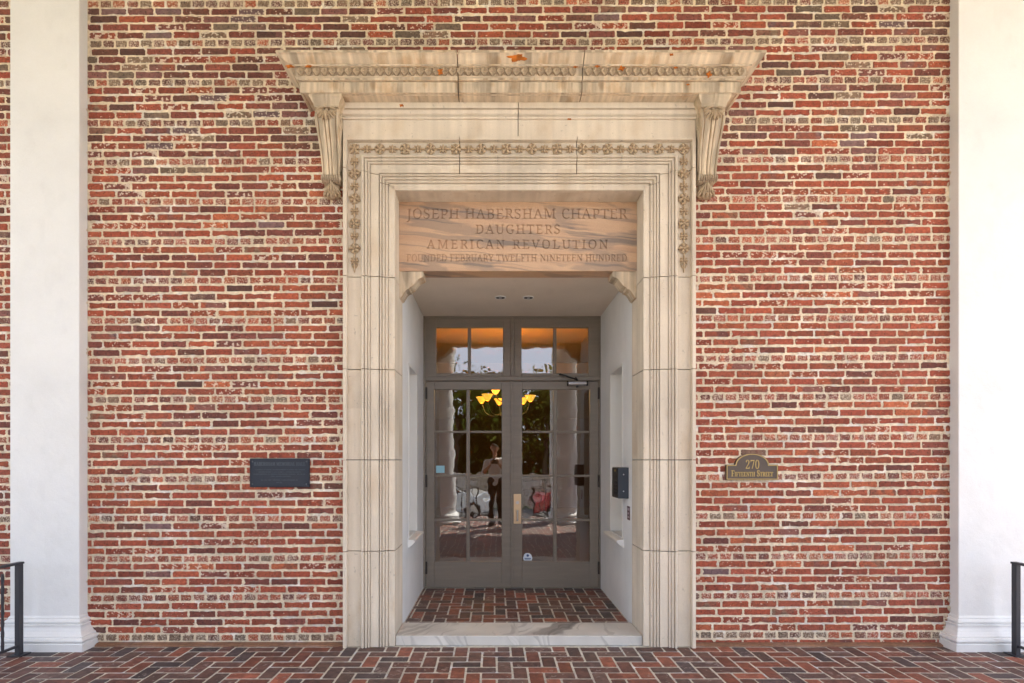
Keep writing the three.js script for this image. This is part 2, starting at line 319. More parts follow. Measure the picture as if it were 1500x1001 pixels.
{
  const fl = thing('porch_floor', 'herringbone brick paving of the porch with pale joints', 'floor'); fl.userData.kind = 'structure';
  mesh('joint_mortar', bx(-PX, PX, GY - 0.05, -0.0018, -0.3, PZ), M.joint, fl);
  herringbone(fl, M.paver, -PX + 0.01, PX - 0.01, 0.045, PZ - 0.01, 0, 0.1045, 0.02, 0.012, 300, (q) => { const x = (q.xa + q.xb) / 2, z = (q.za + q.zb) / 2; return -(z * 1 + Math.max(0, Math.abs(x - 0.05) - 4.05) * 10); });
  const st = thing('porch_steps', 'pale stone steps leading down from the porch', 'steps', [0, 0, PZ]); st.userData.kind = 'structure';
  for (let i = 0; i < 5; i++) mesh('step', bx(-1.5, 1.7, GY - 0.04, -0.165 * (i + 1), 0.005 + i * 0.3, 0.3 + i * 0.3, 0.012), M.stone, st);

  const roof = thing('porch_roof', 'white painted porch roof with cream boarded ceiling on columns', 'roof'); roof.userData.kind = 'structure';
  mesh('ceiling', bx(-PX - 0.2, PX + 0.05, 6.0, 6.1, -0.1, 5.9), M.cream, roof);
  mesh('roof_slab', bx(-PX - 0.3, PX + 0.12, 6.11, 6.4, -0.4, 5.98), M.pilaster, roof);
  mesh('beam', bx(-PX - 0.05, PX + 0.05, 5.55, 5.99, 5.0, 5.62, 0.02), M.pilaster, roof);
  for (const s of [-1, 1]) mesh('beam', bx(s * 6.75 - 0.26, s * 6.75 + 0.26, 5.55, 5.99, 0.1, 4.99, 0.02), M.pilaster, roof);

  const prof = [[0.40, 0], [0.40, 0.1], [0.36, 0.1], [0.38, 0.13], [0.38, 0.17], [0.33, 0.2], [0.315, 0.24], [0.31, 0.28], [0.305, 0.8], [0.30, 2.0], [0.285, 3.6], [0.262, 5.05], [0.27, 5.07], [0.27, 5.1], [0.26, 5.11], [0.262, 5.25], [0.31, 5.3], [0.335, 5.36], [0.335, 5.40]].map(([r, y]) => new THREE.Vector2(r, y));
  const mk = (x, label) => {
    const c = thing('porch_column', label, 'column', [x, 0, 5.31], 'round white columns carrying the porch roof');
    mesh('shaft', toCreasedNormals(new THREE.LatheGeometry(prof, 40), 0.5), M.pilaster, c);
    mesh('plinth', bx(-0.42, 0.42, -0.003, 0.06, -0.42, 0.42, 0.01), M.pilaster, c);
    mesh('abacus', bx(-0.36, 0.36, 5.40, 5.548, -0.36, 0.36, 0.01), M.pilaster, c);
  };
  for (const x of [-6.75, -3.585, -1.42, 1.42, 3.585, 6.75]) mk(x, 'round white column with moulded base carrying the porch roof');
}

// ------------------------------------------------------------------ brick wall
function brickGeo(x0, x1, y0, y1, zf, row, col, half) {
  const P = [], N = [], U = [], w = x1 - x0, h = y1 - y0, cx = (x0 + x1) / 2, cy = (y0 + y1) / 2;
  const pts = [], nL = w > 0.13 ? 7 : 4, cut = () => rr(0.002, 0.013);
  const rag = rnd() < 0.5 ? 0.0055 : 0.0026;
  const line = (a, b, n, nx, ny) => { for (let i = 0; i < n; i++) { const t = (i + (i ? rr(-0.25, 0.25) : 0)) / (n - 1 || 1), j = i === 0 || i === n - 1 ? 0 : -Math.abs(rr(-rag, rag)) * (rnd() < 0.15 ? 2.2 : 1); pts.push([lerp(a[0], b[0], clamp(t)) + nx * j, lerp(a[1], b[1], clamp(t)) + ny * j]); } };
  const c1 = cut(), c2 = cut(), c3 = cut(), c4 = cut();
  const k1 = c1 * rr(0.6, 1.3), k2 = c2 * rr(0.6, 1.3), k3 = c3 * rr(0.6, 1.3), k4 = c4 * rr(0.6, 1.3);
  line([-w / 2 + c1, -h / 2], [w / 2 - c2, -h / 2], nL, 0, -1);
  line([w / 2, -h / 2 + k2], [w / 2, h / 2 - k3], 3, 1, 0);
  line([w / 2 - c3, h / 2], [-w / 2 + c4, h / 2], nL, 0, 1);
  line([-w / 2, h / 2 - k4], [-w / 2, -h / 2 + k1], 3, -1, 0);
  const n = pts.length, ins = 0.0022;
  const tx = rr(-0.012, 0.012), ty = rr(-0.03, 0.03);
  const A = pts.map(([x, y]) => { const fx = x * (1 - 2 * ins / w), fy = y * (1 - 2 * ins / h); return [fx, fy, zf + fx * tx + fy * ty]; }), B = pts.map(([x, y]) => [x, y, -0.004]);
  const uvOf = ([x, y]) => { let a = clamp(x / 0.21 + 0.5, 0.01, 0.99); if (half !== undefined) a = clamp(half * 0.5 + 0.25 + x / 0.21, 0.01, 0.99); return [(col + a) / 8, (row + clamp(y / 0.05 + 0.5, 0.03, 0.97)) / 32]; };
  const put = (p, q) => { P.push(...p); N.push(...q); U.push(...uvOf(p)); };
  const C = [0, 0, zf];
  const fn = new THREE.Vector3(-tx, -ty, 1).normalize().toArray();
  for (let i = 0; i < n; i++) {
    const j = (i + 1) % n; put(C, fn); put(A[i], fn); put(A[j], fn);
    const e = new THREE.Vector3(A[j][1] - A[i][1], -(A[j][0] - A[i][0]), 0); if (e.length() < 1e-6) e.set(0, 1, 0); e.normalize(); e.z = 0.5; e.normalize(); const q = e.toArray();
    put(A[i], q); put(B[i], q); put(B[j], q); put(A[i], q); put(B[j], q); put(A[j], q);
  }
  const g = new THREE.BufferGeometry();
  g.setAttribute('position', new THREE.Float32BufferAttribute(P, 3)); g.setAttribute('normal', new THREE.Float32BufferAttribute(N, 3)); g.setAttribute('uv', new THREE.Float32BufferAttribute(U, 2));
  g.userData.c = [cx, cy]; return g;
}
{
  const wall = thing('brick_wall', 'old red brick wall with wide cream mortar joints around the stone doorway', 'wall');
  const TOP = 5.98;
  const sh = new THREE.Shape([[-PX, -0.01], [-1.22, -0.01], [-1.22, 4.2], [1.22, 4.2], [1.22, -0.01], [PX, -0.01], [PX, TOP], [-PX, TOP]].map(([x, y]) => new THREE.Vector2(x, y)));
  mesh('mortar', new THREE.ExtrudeGeometry(sh, { depth: 0.3, bevelEnabled: false }).translate(0, 0, -0.3), M.mortar, wall);
  const PITCH = 0.0611, LP = 0.2137, HP = 0.0995, all = [];
  const pick = (a) => a[Math.floor(rnd() * a.length)];
  for (let i = -1; i < 98; i++) {
    const header = ((i % 5) + 5) % 5 === 0, pitch = header ? HP : LP;
    let x = -7.05 + (header ? rr(0, 0.09) : (i % 2 ? 0 : LP / 2) + rr(-0.018, 0.018));
    while (x < 7.05) {
      const j = rr(-0.006, 0.006), a = x + (header ? 0.0072 : 0.0064) + rr(-0.002, 0.002), b = x + pitch - (header ? 0.0072 : 0.0064) + j; x += pitch + j;
      const xm = (a + b) / 2, yc = lerp(0.052, 0.0797, (xm + 3.33) / 6.66) + i * PITCH + 0.004 * Math.sin(xm * 1.3 + i * 0.8);
      if (yc < 0.012 || yc > 5.93) continue;
      const inner = yc < 4.12 ? 1.340 : yc < 4.345 ? 1.372 : 0;
      for (const [p, q] of inner ? [[-7.05, -3.853], [-3.325, -inner], [inner, 3.325], [3.853, 7.05]] : [[-7.05, -3.853], [-3.325, 3.325], [3.853, 7.05]]) {
        const xa = Math.max(a, p), xb = Math.min(b, q); if (xb - xa < 0.022) continue;
        const hgt = 0.0496 + rr(-0.003, 0.003), y0 = Math.max(0.014, yc - hgt / 2), y1 = yc + hgt / 2; if (y1 - y0 < 0.015) continue;
        const top = sstep(3.5, 4.4, yc + 0.5 * (fbm(xm * 0.8, yc * 2, 2) - 0.5)), left = sstep(1.5, -2.5, xm);
        let cls; const r = rnd();
        if (header) cls = r < 0.03 + 0.05 * left + 0.46 * top + (yc < 0.12 ? 0.66 : 0) ? 'grey_head' : r < 0.06 + 0.07 * left + 0.56 * top ? 'dark_head' : r < 0.26 + 0.12 * left + 0.48 * top ? 'plum_head' : r < 0.86 ? 'red_head' : 'orange_head';
        else {
          const d = 0.004 + 0.012 * left + 0.12 * top, g = d + 0.002 + 0.13 * top, mv = g + 0.012 + 0.016 * left + 0.10 * top, pl = mv + 0.12 + 0.14 * left + 0.10 * top, o = pl + 0.12 * (1 - top) * (1 - 0.6 * left);
          cls = r < d ? 'dark' : r < g ? 'grey' : r < mv ? 'mauve' : r < pl ? 'plum' : r < o ? 'orange' : 'red';
        }
        const patch = fbm(xm * 0.9 + 20, yc * 1.1 + 5, 3) + (yc < 0.5 && xm < 0 ? 0.08 : 0) > 0.61 && rnd() < 0.5;
        let row = pick(rowsOf[cls]), col = Math.floor(rnd() * 8);
        if (patch) { const c2 = rowsOf[cls].flatMap((q) => cells[q].map((k, i) => [q, i, k.smear])).sort((p, q) => p[2] - q[2]); [row, col] = c2[Math.floor(rnd() * Math.max(2, c2.length * 0.22))]; }
        all.push({ xa, xb, y0, y1, row, col, half: header ? Math.floor(rnd() * 2) : undefined, zf: 0.0045 + rr(-0.002, 0.0035) });
      }
    }
  }
  for (const b of all) b.key = (b.xb - b.xa < 0.17 ? 10 : 0) + Math.hypot((b.xa + b.xb) / 2 - CX, (b.y0 + b.y1) / 2 - CY);
  all.sort((p, q) => p.key - q.key);
  const rest = [];
  all.forEach((b, i) => {
    const g = brickGeo(b.xa, b.xb, b.y0, b.y1, b.zf, b.row, b.col, b.half), [x, y] = g.userData.c; g.userData = {};
    if (i < 300) { const m = new THREE.Mesh(g, M.brick); m.name = 'brick'; m.position.set(x, y, 0); m.castShadow = m.receiveShadow = true; wall.add(m); } else rest.push(g.translate(x, y, 0));
  });
  const rm = mesh('bricks', rest, M.brick, wall, true); rm.userData.kind = 'stuff';
  // brown cement fillet where the wall meets the paving
  const fil = [[-0.01, 0.0], [0.05, 0.0], [0.045, 0.012], [0.02, 0.02], [-0.01, 0.022]];
  for (const [a, b] of [[-3.24, -1.345], [1.345, 3.24], [-7.05, -3.94], [3.94, 7.05]]) mesh('base_fillet', loft([a, b].map((x) => fil.map(([z, y]) => [x, y, z])), { capA: fil }), mat({ map: mortarTex, color: rgb(150, 118, 104), roughness: 0.9 }), wall);
  // loose mortar lumps where the brickwork meets the pilasters
  const lump = boxUV(new THREE.IcosahedronGeometry(1, 0));
  for (let k = 0; k < 46; k++) { const right = k < 30, m = new THREE.Mesh(lump, M.mortar), y = right && k < 18 ? rr(0.02, 0.42) : rr(0.1, 4.8), off = y < 0.26 ? 0.085 * (1 - y / 0.26) : 0; m.name = 'mortar_lump'; m.position.set((right ? 3.318 - off : -3.325 + off) + rr(-0.012, 0.004), y, 0.004); m.scale.set(rr(0.006, 0.014), rr(0.008, 0.024), rr(0.004, 0.009)); m.rotation.set(rr(0, 3), rr(0, 3), rr(0, 3)); m.castShadow = m.receiveShadow = true; wall.add(m); }
  console.log('bricks', all.length);
}

// ------------------------------------------------------------------ pilasters
{
  const loops = [[0.084, 0.0], [0.084, 0.055], [0.075, 0.06], [0.082, 0.068], [0.088, 0.08], [0.082, 0.094], [0.070, 0.10], [0.070, 0.108], [0.056, 0.118], [0.040, 0.138], [0.030, 0.160], [0.028, 0.172], [0.034, 0.176], [0.034, 0.186], [0.018, 0.19], [0.026, 0.198], [0.027, 0.210], [0.018, 0.220], [0.010, 0.224], [0.010, 0.234], [0.0, 0.248], [0.0, 1.2], [0, 2.4], [0, 3.6], [0, 4.9], [0, 5.99]];
  const W = 0.262, D = 0.088, ch = 0.004;
  const geo = () => {
    const rings = loops.map(([p, y]) => [[-W - p, y, -0.05], [-W - p, y, D + p - ch], [-W - p + ch, y, D + p], [W + p - ch, y, D + p], [W + p, y, D + p - ch], [W + p, y, -0.05]]);
    return loft(rings, { close: false });
  };
  const p = thing('pilaster', 'flat white painted pilaster on the brick wall beside the bronze address plaque', 'pilaster', [3.583, 0, 0], 'white pilasters flanking the doorway bay');
  mesh('shaft_and_base', geo(), M.pilaster, p);
  copy(p, [-3.59, 0, 0], 'flat white painted pilaster on the brick wall beside the dark memorial plaque');
}

// ------------------------------------------------------------------ carved stone door surround
{
  const T = thing('door_surround', 'carved cream limestone doorway surround with hooded cornice and scroll brackets', 'door surround');
  const A = 1.335, TOPY = 3.488 + 0.385, J = 0.003;
  // outer architrave profile: u measured inwards from the outer edge, z forward
  const outer = [[0, -0.04], [0, 0.088], [0.004, 0.094], [0.025, 0.094], [0.029, 0.090], [0.030, 0.052], [0.134, 0.052], [0.136, 0.078], [0.142, 0.090], [0.150, 0.095], [0.156, 0.090], [0.158, 0.084], [0.159, 0.070], [0.163, 0.070], [0.165, 0.082], [0.170, 0.088], [0.176, 0.088], [0.181, 0.082], [0.182, 0.066], [0.186, 0.066], [0.188, 0.076], [0.198, 0.078], [0.200, 0.074], [0.201, 0.056], [0.205, 0.056], [0.206, 0.066], [0.264, 0.066], [0.267, 0.062], [0.267, -0.04]];
  const innerP = [[0.2725, -0.04], [0.2725, 0.058], [0.275, 0.062], [0.284, 0.062], [0.286, 0.056], [0.287, 0.044], [0.291, 0.044], [0.293, 0.054], [0.298, 0.060], [0.306, 0.058], [0.309, 0.052], [0.310, 0.040], [0.314, 0.040], [0.316, 0.048], [0.322, 0.052], [0.330, 0.048], [0.332, 0.042], [0.333, 0.028], [0.337, 0.028], [0.339, 0.038], [0.381, 0.040], [0.385, 0.036], [0.385, -0.322], [0.31, -0.322], [0.31, -0.04]];
  const slant = (u) => -0.16 * clamp(u, 0, 0.385);
  const leg = (P, s, y0, y1, k) => loft([y0, y1].map((y, i) => P.map(([u, z]) => [s * (A - u), y + (k && i ? slant(u) : 0), z])), { capA: P, crease: 0.5 });
  const ys = [0, Y(808, 0.07), Y(674, 0.07), Y(541, 0.07), Y(405, 0.07)];
  const yo = [...ys, Y(247, 0.07)], yi = [...ys, Y(260, 0.05)];
  for (const s of [-1, 1]) for (let k = 0; k < 5; k++) {
    mesh('jamb_block', leg(outer, s, yo[k] + J, yo[k + 1] - J, k === 4), M.stone, T);
    mesh('inner_jamb_block', leg(innerP, s, yi[k] + J, yi[k + 1] - J, k === 4), M.stone, T);
  }
  const corner = (P, s, y0, xe) => loft([P.map(([u, z]) => [s * (A - u), y0 + J + slant(u), z]), P.map(([u, z]) => [s * (A - u), TOPY - u, z]), P.map(([u, z]) => [xe, TOPY - u, z])], { capA: P, crease: 0.5 });
  const jl = X(673, 0.07), jr = X(845, 0.07);
  mesh('lintel_block', corner(outer, -1, yo[5], jl - J), M.stone, T);
  mesh('lintel_block', corner(outer, 1, yo[5], jr + J), M.stone, T);
  mesh('lintel_block', loft([jl + J, jr - J].map((x) => outer.map(([u, z]) => [x, TOPY - u, z])), { capA: outer, crease: 0.5 }), M.stone, T);
  mesh('inner_lintel_block', loft([innerP.map(([u, z]) => [-(A - u), yi[5] + J + slant(u), z]), innerP.map(([u, z]) => [-(A - u), TOPY - u, z]), innerP.map(([u, z]) => [A - u, TOPY - u, z]), innerP.map(([u, z]) => [A - u, yi[5] + J + slant(u), z])], { capA: innerP, crease: 0.5 }), M.stone, T);
  // dark bed behind the open joints
  const core = new THREE.Shape([[-1.33, 0.002], [-1.02, 0.002], [-1.02, 3.56], [1.02, 3.56], [1.02, 0.002], [1.33, 0.002], [1.33, 4.09], [-1.33, 4.09]].map(([x, y]) => new THREE.Vector2(x, y)));
  mesh('joint_bed', new THREE.ExtrudeGeometry(core, { depth: 0.03, bevelEnabled: false }).translate(0, 0, -0.01), M.stoneJoint, T);
  // frieze and bed mould, two stones
  const fr = [[-0.035, TOPY + 0.001], [0.080, TOPY + 0.001], [0.080, 4.000], [0.094, 4.002], [0.096, 4.018], [0.078, 4.020], [0.078, 4.026], [0.090, 4.028], [0.092, 4.034], [0.098, 4.036], [0.108, 4.050], [0.112, 4.056], [0.100, 4.060], [0.100, 4.066], [0.120, 4.068], [0.124, 4.1065], [-0.035, 4.1065]];
  const jm = X(759, 0.08);
  for (const [a, b] of [[-1.335, jm - J], [jm + J, 1.335]]) mesh('frieze_block', loft([a, b].map((x) => fr.map(([z, y]) => [x, y, z])), { capA: fr, crease: 0.4 }), M.stone, T);
  // cornice: three stones, mitred returns to the wall
  const co = [[-0.03, 4.108], [0.20, 4.108], [0.205, 4.113], [0.217, 4.113], [0.219, 4.107], [0.235, 4.107], [0.238, 4.110], [0.238, 4.182], [0.226, 4.184], [0.226, 4.189], [0.250, 4.190], [0.256, 4.195], [0.263, 4.206], [0.266, 4.208], [0.258, 4.212], [0.262, 4.232], [0.268, 4.262], [0.292, 4.264], [0.294, 4.274], [0.300, 4.276], [0.306, 4.279], [0.322, 4.286], [0.336, 4.296], [0.350, 4.304], [0.360, 4.308], [0.364, 4.309], [0.366, 4.313], [0.364, 4.326], [0.358, 4.331], [-0.03, 4.39]];
  const cA = co.map(([z, y]) => [z, y]), ex = (z) => 1.372 + Math.max(z, 0);
  const ja = X(671, 0.25), jb = X(853, 0.25);
  const ret = (s, xe) => loft([co.map(([z, y]) => [s * ex(z), y, -0.03]), co.map(([z, y]) => [s * ex(z), y, z]), co.map(([z, y]) => [xe, y, z])], { capA: cA, crease: 0.5 });
  mesh('cornice_block', ret(-1, ja - 0.0035), M.cornice, T);
  mesh('cornice_block', ret(1, jb + 0.0035), M.cornice, T);
  mesh('cornice_block', loft([ja + 0.0035, jb - 0.0035].map((x) => co.map(([z, y]) => [x, y, z])), { capA: cA, crease: 0.5 }), M.cornice, T);
  mesh('joint_bed', bx(-1.2, 1.2, 4.125, 4.33, 0.0, 0.2), M.stoneJoint, T);
  // water-leaf band on the cornice
  const tongue = (() => {
    const w = 0.0300, t = 0.053, P = [];
    const v = { tl: [-w * 0.9, t, 0.002], tr: [w * 0.9, t, 0.002], tc: [0, t, 0.010], ml: [-w * 0.82, t * 0.5, 0.013], mr: [w * 0.82, t * 0.5, 0.013], mc: [0, t * 0.55, 0.004], ql: [-w * 0.45, t * 0.75, 0.016], qr: [w * 0.45, t * 0.75, 0.016], ll: [-w * 0.5, t * 0.22, 0.012], lr: [w * 0.5, t * 0.22, 0.012], lc: [0, t * 0.3, 0.008], tip: [0, 0, 0.004], bl: [-w, t * 0.5, -0.004], br: [w, t * 0.5, -0.004], bll: [-w * 0.6, t * 0.16, -0.004], blr: [w * 0.6, t * 0.16, -0.004], btip: [0, -0.003, -0.004] };
    const f = [['tl', 'ml', 'ql'], ['tl', 'ql', 'tc'], ['ql', 'mc', 'tc'], ['ql', 'ml', 'mc'], ['ml', 'll', 'mc'], ['ll', 'lc', 'mc'], ['ll', 'tip', 'lc'], ['tr', 'qr', 'mr'], ['tr', 'tc', 'qr'], ['qr', 'tc', 'mc'], ['qr', 'mc', 'mr'], ['mr', 'mc', 'lr'], ['lr', 'mc', 'lc'], ['lr', 'lc', 'tip'], ['tl', 'bl', 'ml'], ['bl', 'bll', 'll'], ['bl', 'll', 'ml'], ['bll', 'btip', 'tip'], ['bll', 'tip', 'll'], ['tr', 'mr', 'br'], ['br', 'lr', 'blr'], ['br', 'mr', 'lr'], ['blr', 'tip', 'btip'], ['blr', 'lr', 'tip']];
    for (const t3 of f) for (const k of t3) P.push(...v[k]);
    const g = new THREE.BufferGeometry(); g.setAttribute('position', new THREE.Float32BufferAttribute(P, 3)); g.computeVertexNormals(); return boxUV(g);
  })();
  const dart = boxUV(new THREE.ConeGeometry(0.008, 0.030, 4).rotateX(Math.PI).translate(0, 0.016, 0));
  const slope = -0.28, put = (g, x, y, z, ry, name) => { const m = new THREE.Mesh(g, M.carved); m.name = name; m.position.set(x, y, z); m.rotation.set(-slope * 0.5, ry, 0, 'YXZ'); m.scale.set(1, 1, 1.35); m.castShadow = m.receiveShadow = true; T.add(m); };
  const nT = 56, span = 2 * (ex(0.28) - 0.03);
  for (let k = 0; k < nT; k++) {
    const x = -span / 2 + (k + 0.5) * span / nT; if (Math.abs(x - ja) < 0.018 || Math.abs(x - jb) < 0.018) continue;
    put(tongue, x, 4.211, 0.262, 0, 'carved_leaf');
    if (k) put(dart, x - span / nT / 2, 4.209, 0.266, 0, 'carved_dart');
  }
  for (const s of [-1, 1]) for (let k = 0; k < 4; k++) put(tongue, s * (ex(0.262)), 4.211, 0.05 + k * 0.058, s * Math.PI / 2, 'carved_leaf');

  // carved rosettes and leaf crosses in the architrave channel
  const ros = clean(mergeGeometries([blob(0, 0, 0.004, 0.010, 0.010, 0.012), ...[...Array(5)].map((_, i) => { const a = i * 2 * Math.PI / 5 + 0.3; return blob(0.021 * Math.cos(a), 0.021 * Math.sin(a), 0.002, 0.016, 0.011, 0.010, a, 7, 5); }), new THREE.TorusGeometry(0.034, 0.0042, 4, 12).translate(0, 0, 0.001), ...[...Array(4)].map((_, i) => { const a = Math.PI / 4 + i * Math.PI / 2; return blob(0.037 * Math.cos(a), 0.037 * Math.sin(a), 0, 0.008, 0.006, 0.007, a, 6, 4); })].map(clean)));
  const crs = clean(mergeGeometries([blob(0, 0, 0.004, 0.009, 0.009, 0.012), ...[0, 1, 2, 3].map((i) => { const a = i * Math.PI / 2, L = i % 2 ? 0.017 : 0.027; return blob(L * Math.cos(a), L * Math.sin(a), 0.002, L * 0.82, 0.008, 0.009, a, 7, 5); }), ...[0, 1, 2, 3].map((i) => { const a = Math.PI / 4 + i * Math.PI / 2; return blob(0.021 * Math.cos(a), 0.021 * Math.sin(a), 0, 0.014, 0.006, 0.008, a, 6, 5); }), ...[-1, 1].map((s) => blob(s * 0.047, 0, 0, 0.009, 0.004, 0.006, 0, 6, 4))].map(clean)));
  const orn = (g, name, x, y, r = 0) => { const m = new THREE.Mesh(g, M.carved); m.name = name; m.position.set(x, y, 0.060); m.rotation.z = r; m.scale.set(1.08, 1.08, 1.7); m.castShadow = m.receiveShadow = true; T.add(m); };
  const ch = 0.0825, yT = TOPY - ch, xL = A - ch, N = 26;
  for (let k = 0; k <= N; k++) {
    const x = -xL + 2 * xL * k / N;
    if (k % 2 === 0) orn(ros, 'rosette', x, yT, k * 0.4); else orn(crs, 'leaf_cross', x, yT);
  }
  for (const s of [-1, 1]) {
    for (let k = 1; k <= 9; k++) { const y = yT - k * 0.0945; if (k % 2 === 0) orn(ros, 'rosette', s * xL, y, k * 0.5); else orn(crs, 'leaf_cross', s * xL, y, Math.PI / 2); }
    const end = mergeGeometries([blob(0, 0, 0, 0.006, 0.028, 0.007), blob(-0.014, 0.018, 0, 0.005, 0.014, 0.006, 0.5), blob(0.014, 0.018, 0, 0.005, 0.014, 0.006, -0.5)].map(clean)); orn(end, 'leaf_drop', s * xL, yT - 9 * 0.0945 - 0.062);
  }
  // scroll brackets
  const cross = [[-1, -0.2], [-1, -0.004], [-0.95, 0.001], [-0.84, 0.001], [-0.80, -0.002], [-0.79, -0.010], [-0.74, -0.010], [-0.73, -0.002], [-0.45, 0.002], [-0.22, -0.001], [-0.21, -0.011], [-0.15, -0.011], [-0.14, 0.000], [-0.06, 0.004], [0.06, 0.004], [0.14, 0.000], [0.15, -0.011], [0.21, -0.011], [0.22, -0.001], [0.45, 0.002], [0.73, -0.002], [0.74, -0.010], [0.79, -0.010], [0.80, -0.002], [0.84, 0.001], [0.95, 0.001], [1, -0.004], [1, -0.2]];
  const st = [[4.030, 0.176, 0.087], [4.015, 0.193, 0.087], [3.990, 0.203, 0.086], [3.960, 0.205, 0.085], [3.930, 0.200, 0.084], [3.895, 0.189, 0.082], [3.855, 0.172, 0.080], [3.810, 0.152, 0.077], [3.765, 0.133, 0.074], [3.720, 0.117, 0.071], [3.675, 0.104, 0.069], [3.630, 0.096, 0.067], [3.590, 0.092, 0.066], [3.572, 0.092, 0.066]];
  for (const s of [-1, 1]) {
    const B = new THREE.Group(); B.name = 'scroll_bracket'; B.position.set(s * 1.4255, 0, 0); T.add(B);
    const rings = st.map(([y, z, w]) => cross.map(([u, d]) => [u * w, y, d < -0.1 ? -0.01 : z + d * 1.9]));
    mesh('scroll_body', loft(rings, { capA: cross, crease: 0.7 }), M.cornice, B);
    // moulded cap under the soffit
    const cap = [[0.090, 4.024, 0.205], [0.090, 4.034, 0.205], [0.094, 4.040, 0.209], [0.094, 4.046, 0.209], [0.100, 4.054, 0.213], [0.112, 4.074, 0.222], [0.118, 4.084, 0.228], [0.118, 4.106, 0.228]];
    mesh('bracket_cap', loft(cap.map(([w, y, z]) => [[-w, y, -0.01], [-w, y, z], [w, y, z], [w, y, -0.01]]), { capA: [[-1, 0], [-1, 1], [1, 1], [1, 0]] }), M.cornice, B);
    // acanthus leaf at the head
    const lf = []; for (let i = -4; i <= 4; i++) { const a = i * 0.36; lf.push(blob(Math.sin(a) * 0.050, 3.996 - Math.cos(a) * 0.040, 0.212 - Math.abs(i) * 0.003, 0.0095, 0.036, 0.020, a, 7, 6)); }
    lf.push(blob(0, 3.958, 0.218, 0.012, 0.040, 0.020), blob(-0.05, 4.010, 0.206, 0.030, 0.011, 0.020, 0.35), blob(0.05, 4.010, 0.206, 0.030, 0.011, 0.020, -0.35), blob(-0.052, 3.978, 0.206, 0.012, 0.020, 0.018, -0.7), blob(0.052, 3.978, 0.206, 0.012, 0.020, 0.018, 0.7));
    mesh('acanthus_leaf', lf, M.carved, B);
    // roll and hanging leaf at the foot
    const roll = []; for (let i = 0; i < 9; i++) { const x = -0.066 + i * 0.0165; roll.push(blob(x, 3.556, 0.078, 0.0085, 0.028, 0.042 - (Math.abs(i - 4) === 4 ? 0.006 : 0), 0, 7, 7)); }
    roll.push(bx(-0.066, 0.066, 3.532, 3.573, -0.01, 0.078));
    mesh('foot_roll', roll, M.cornice, B);
    const ft = [blob(0, 3.478, 0.04, 0.046, 0.060, 0.034, 0, 12, 8)]; for (let i = -3; i <= 3; i++) { const a = i * 0.26; ft.push(blob(Math.sin(a) * 0.060, 3.500 - Math.abs(i) * 0.004, 0.078 - Math.abs(i) * 0.010, 0.0085, 0.044, 0.020, a * 0.8, 7, 6)); }
    for (let i = -2; i <= 2; i++) ft.push(blob(i * 0.026, 3.436 + Math.abs(i) * 0.006, 0.066 - Math.abs(i) * 0.008, 0.012, 0.020, 0.024, i * 0.3, 7, 6));
    ft.push(bx(-0.05, 0.05, 3.43, 3.53, -0.01, 0.04, 0.01));
    mesh('foot_leaf', ft, M.carved, B);
    for (const q of [-1, 1]) {
      const sp = []; for (let i = 0; i <= 30; i++) { const a = i / 30 * 4.2 * Math.PI, r = 0.062 * (1 - i / 34); sp.push([q * 0.085, 3.952 + r * Math.cos(a), 0.132 + r * Math.sin(a)]); }
      mesh('side_volute', [tube(sp, 0.007, 60, 5), tube([[q * 0.082, 3.90, 0.14], [q * 0.078, 3.82, 0.11], [q * 0.073, 3.72, 0.08], [q * 0.068, 3.62, 0.06]], 0.006, 16, 5)], M.cornice, B);
    }
  }
  // inscribed banded slab with cut letters, resting on two corbels
  const ins = new THREE.Group(); ins.name = 'inscribed_lintel'; T.add(ins);
  const zs = -0.16, dep = 0.007;
  const L = [
    ['JOSEPH HABERSHAM CHAPTER', 596, 919, 320.5, 306],
    ['DAUGHTERS', 696, 821, 342.5, 329.5],
    ['AMERICAN REVOLUTION', 625, 891, 364.5, 351.5],
    ['FOUNDED FEBRUARY TWELFTH NINETEEN HUNDRED', 595, 919, 383, 373],
  ].flatMap(([t, a, b, y1, y0]) => lineShapes(font, t, X(a, zs), X(b, zs), Y(y1, zs), Y(y0, zs) - Y(y1, zs)));
  const face = new THREE.Shape([[SX0, SY0], [SX1, SY0], [SX1, SY1], [SX0, SY1]].map(([x, y]) => new THREE.Vector2(x, y)));
  const islands = [];
  for (const { outer: o, holes } of L) { face.holes.push(new THREE.Path(o)); for (const h of holes) islands.push(new THREE.Shape(h)); }
  const uvSlab = (g) => { g = g.index ? g.toNonIndexed() : g; const p = g.attributes.position, uv = []; for (let i = 0; i < p.count; i++) uv.push((p.getX(i) - SX0) / (SX1 - SX0), (p.getY(i) - SY0) / (SY1 - SY0) + p.getZ(i) * 0.8); g.setAttribute('uv', new THREE.Float32BufferAttribute(uv, 2)); return g; };
  const fg = [face, ...islands].map((s) => uvSlab(new THREE.ExtrudeGeometry(s, { depth: dep, bevelEnabled: false, curveSegments: 2 }).translate(0, 0, zs - dep)));
  mesh('inscribed_face', fg, M.band, ins, true);
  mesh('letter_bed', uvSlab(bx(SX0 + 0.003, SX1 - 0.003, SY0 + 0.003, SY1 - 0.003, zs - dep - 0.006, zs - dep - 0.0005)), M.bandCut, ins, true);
  mesh('slab', uvSlab(bx(SX0, SX1, SY0, SY1, zs - 0.17, zs - dep - 0.007)), M.band, ins, true);
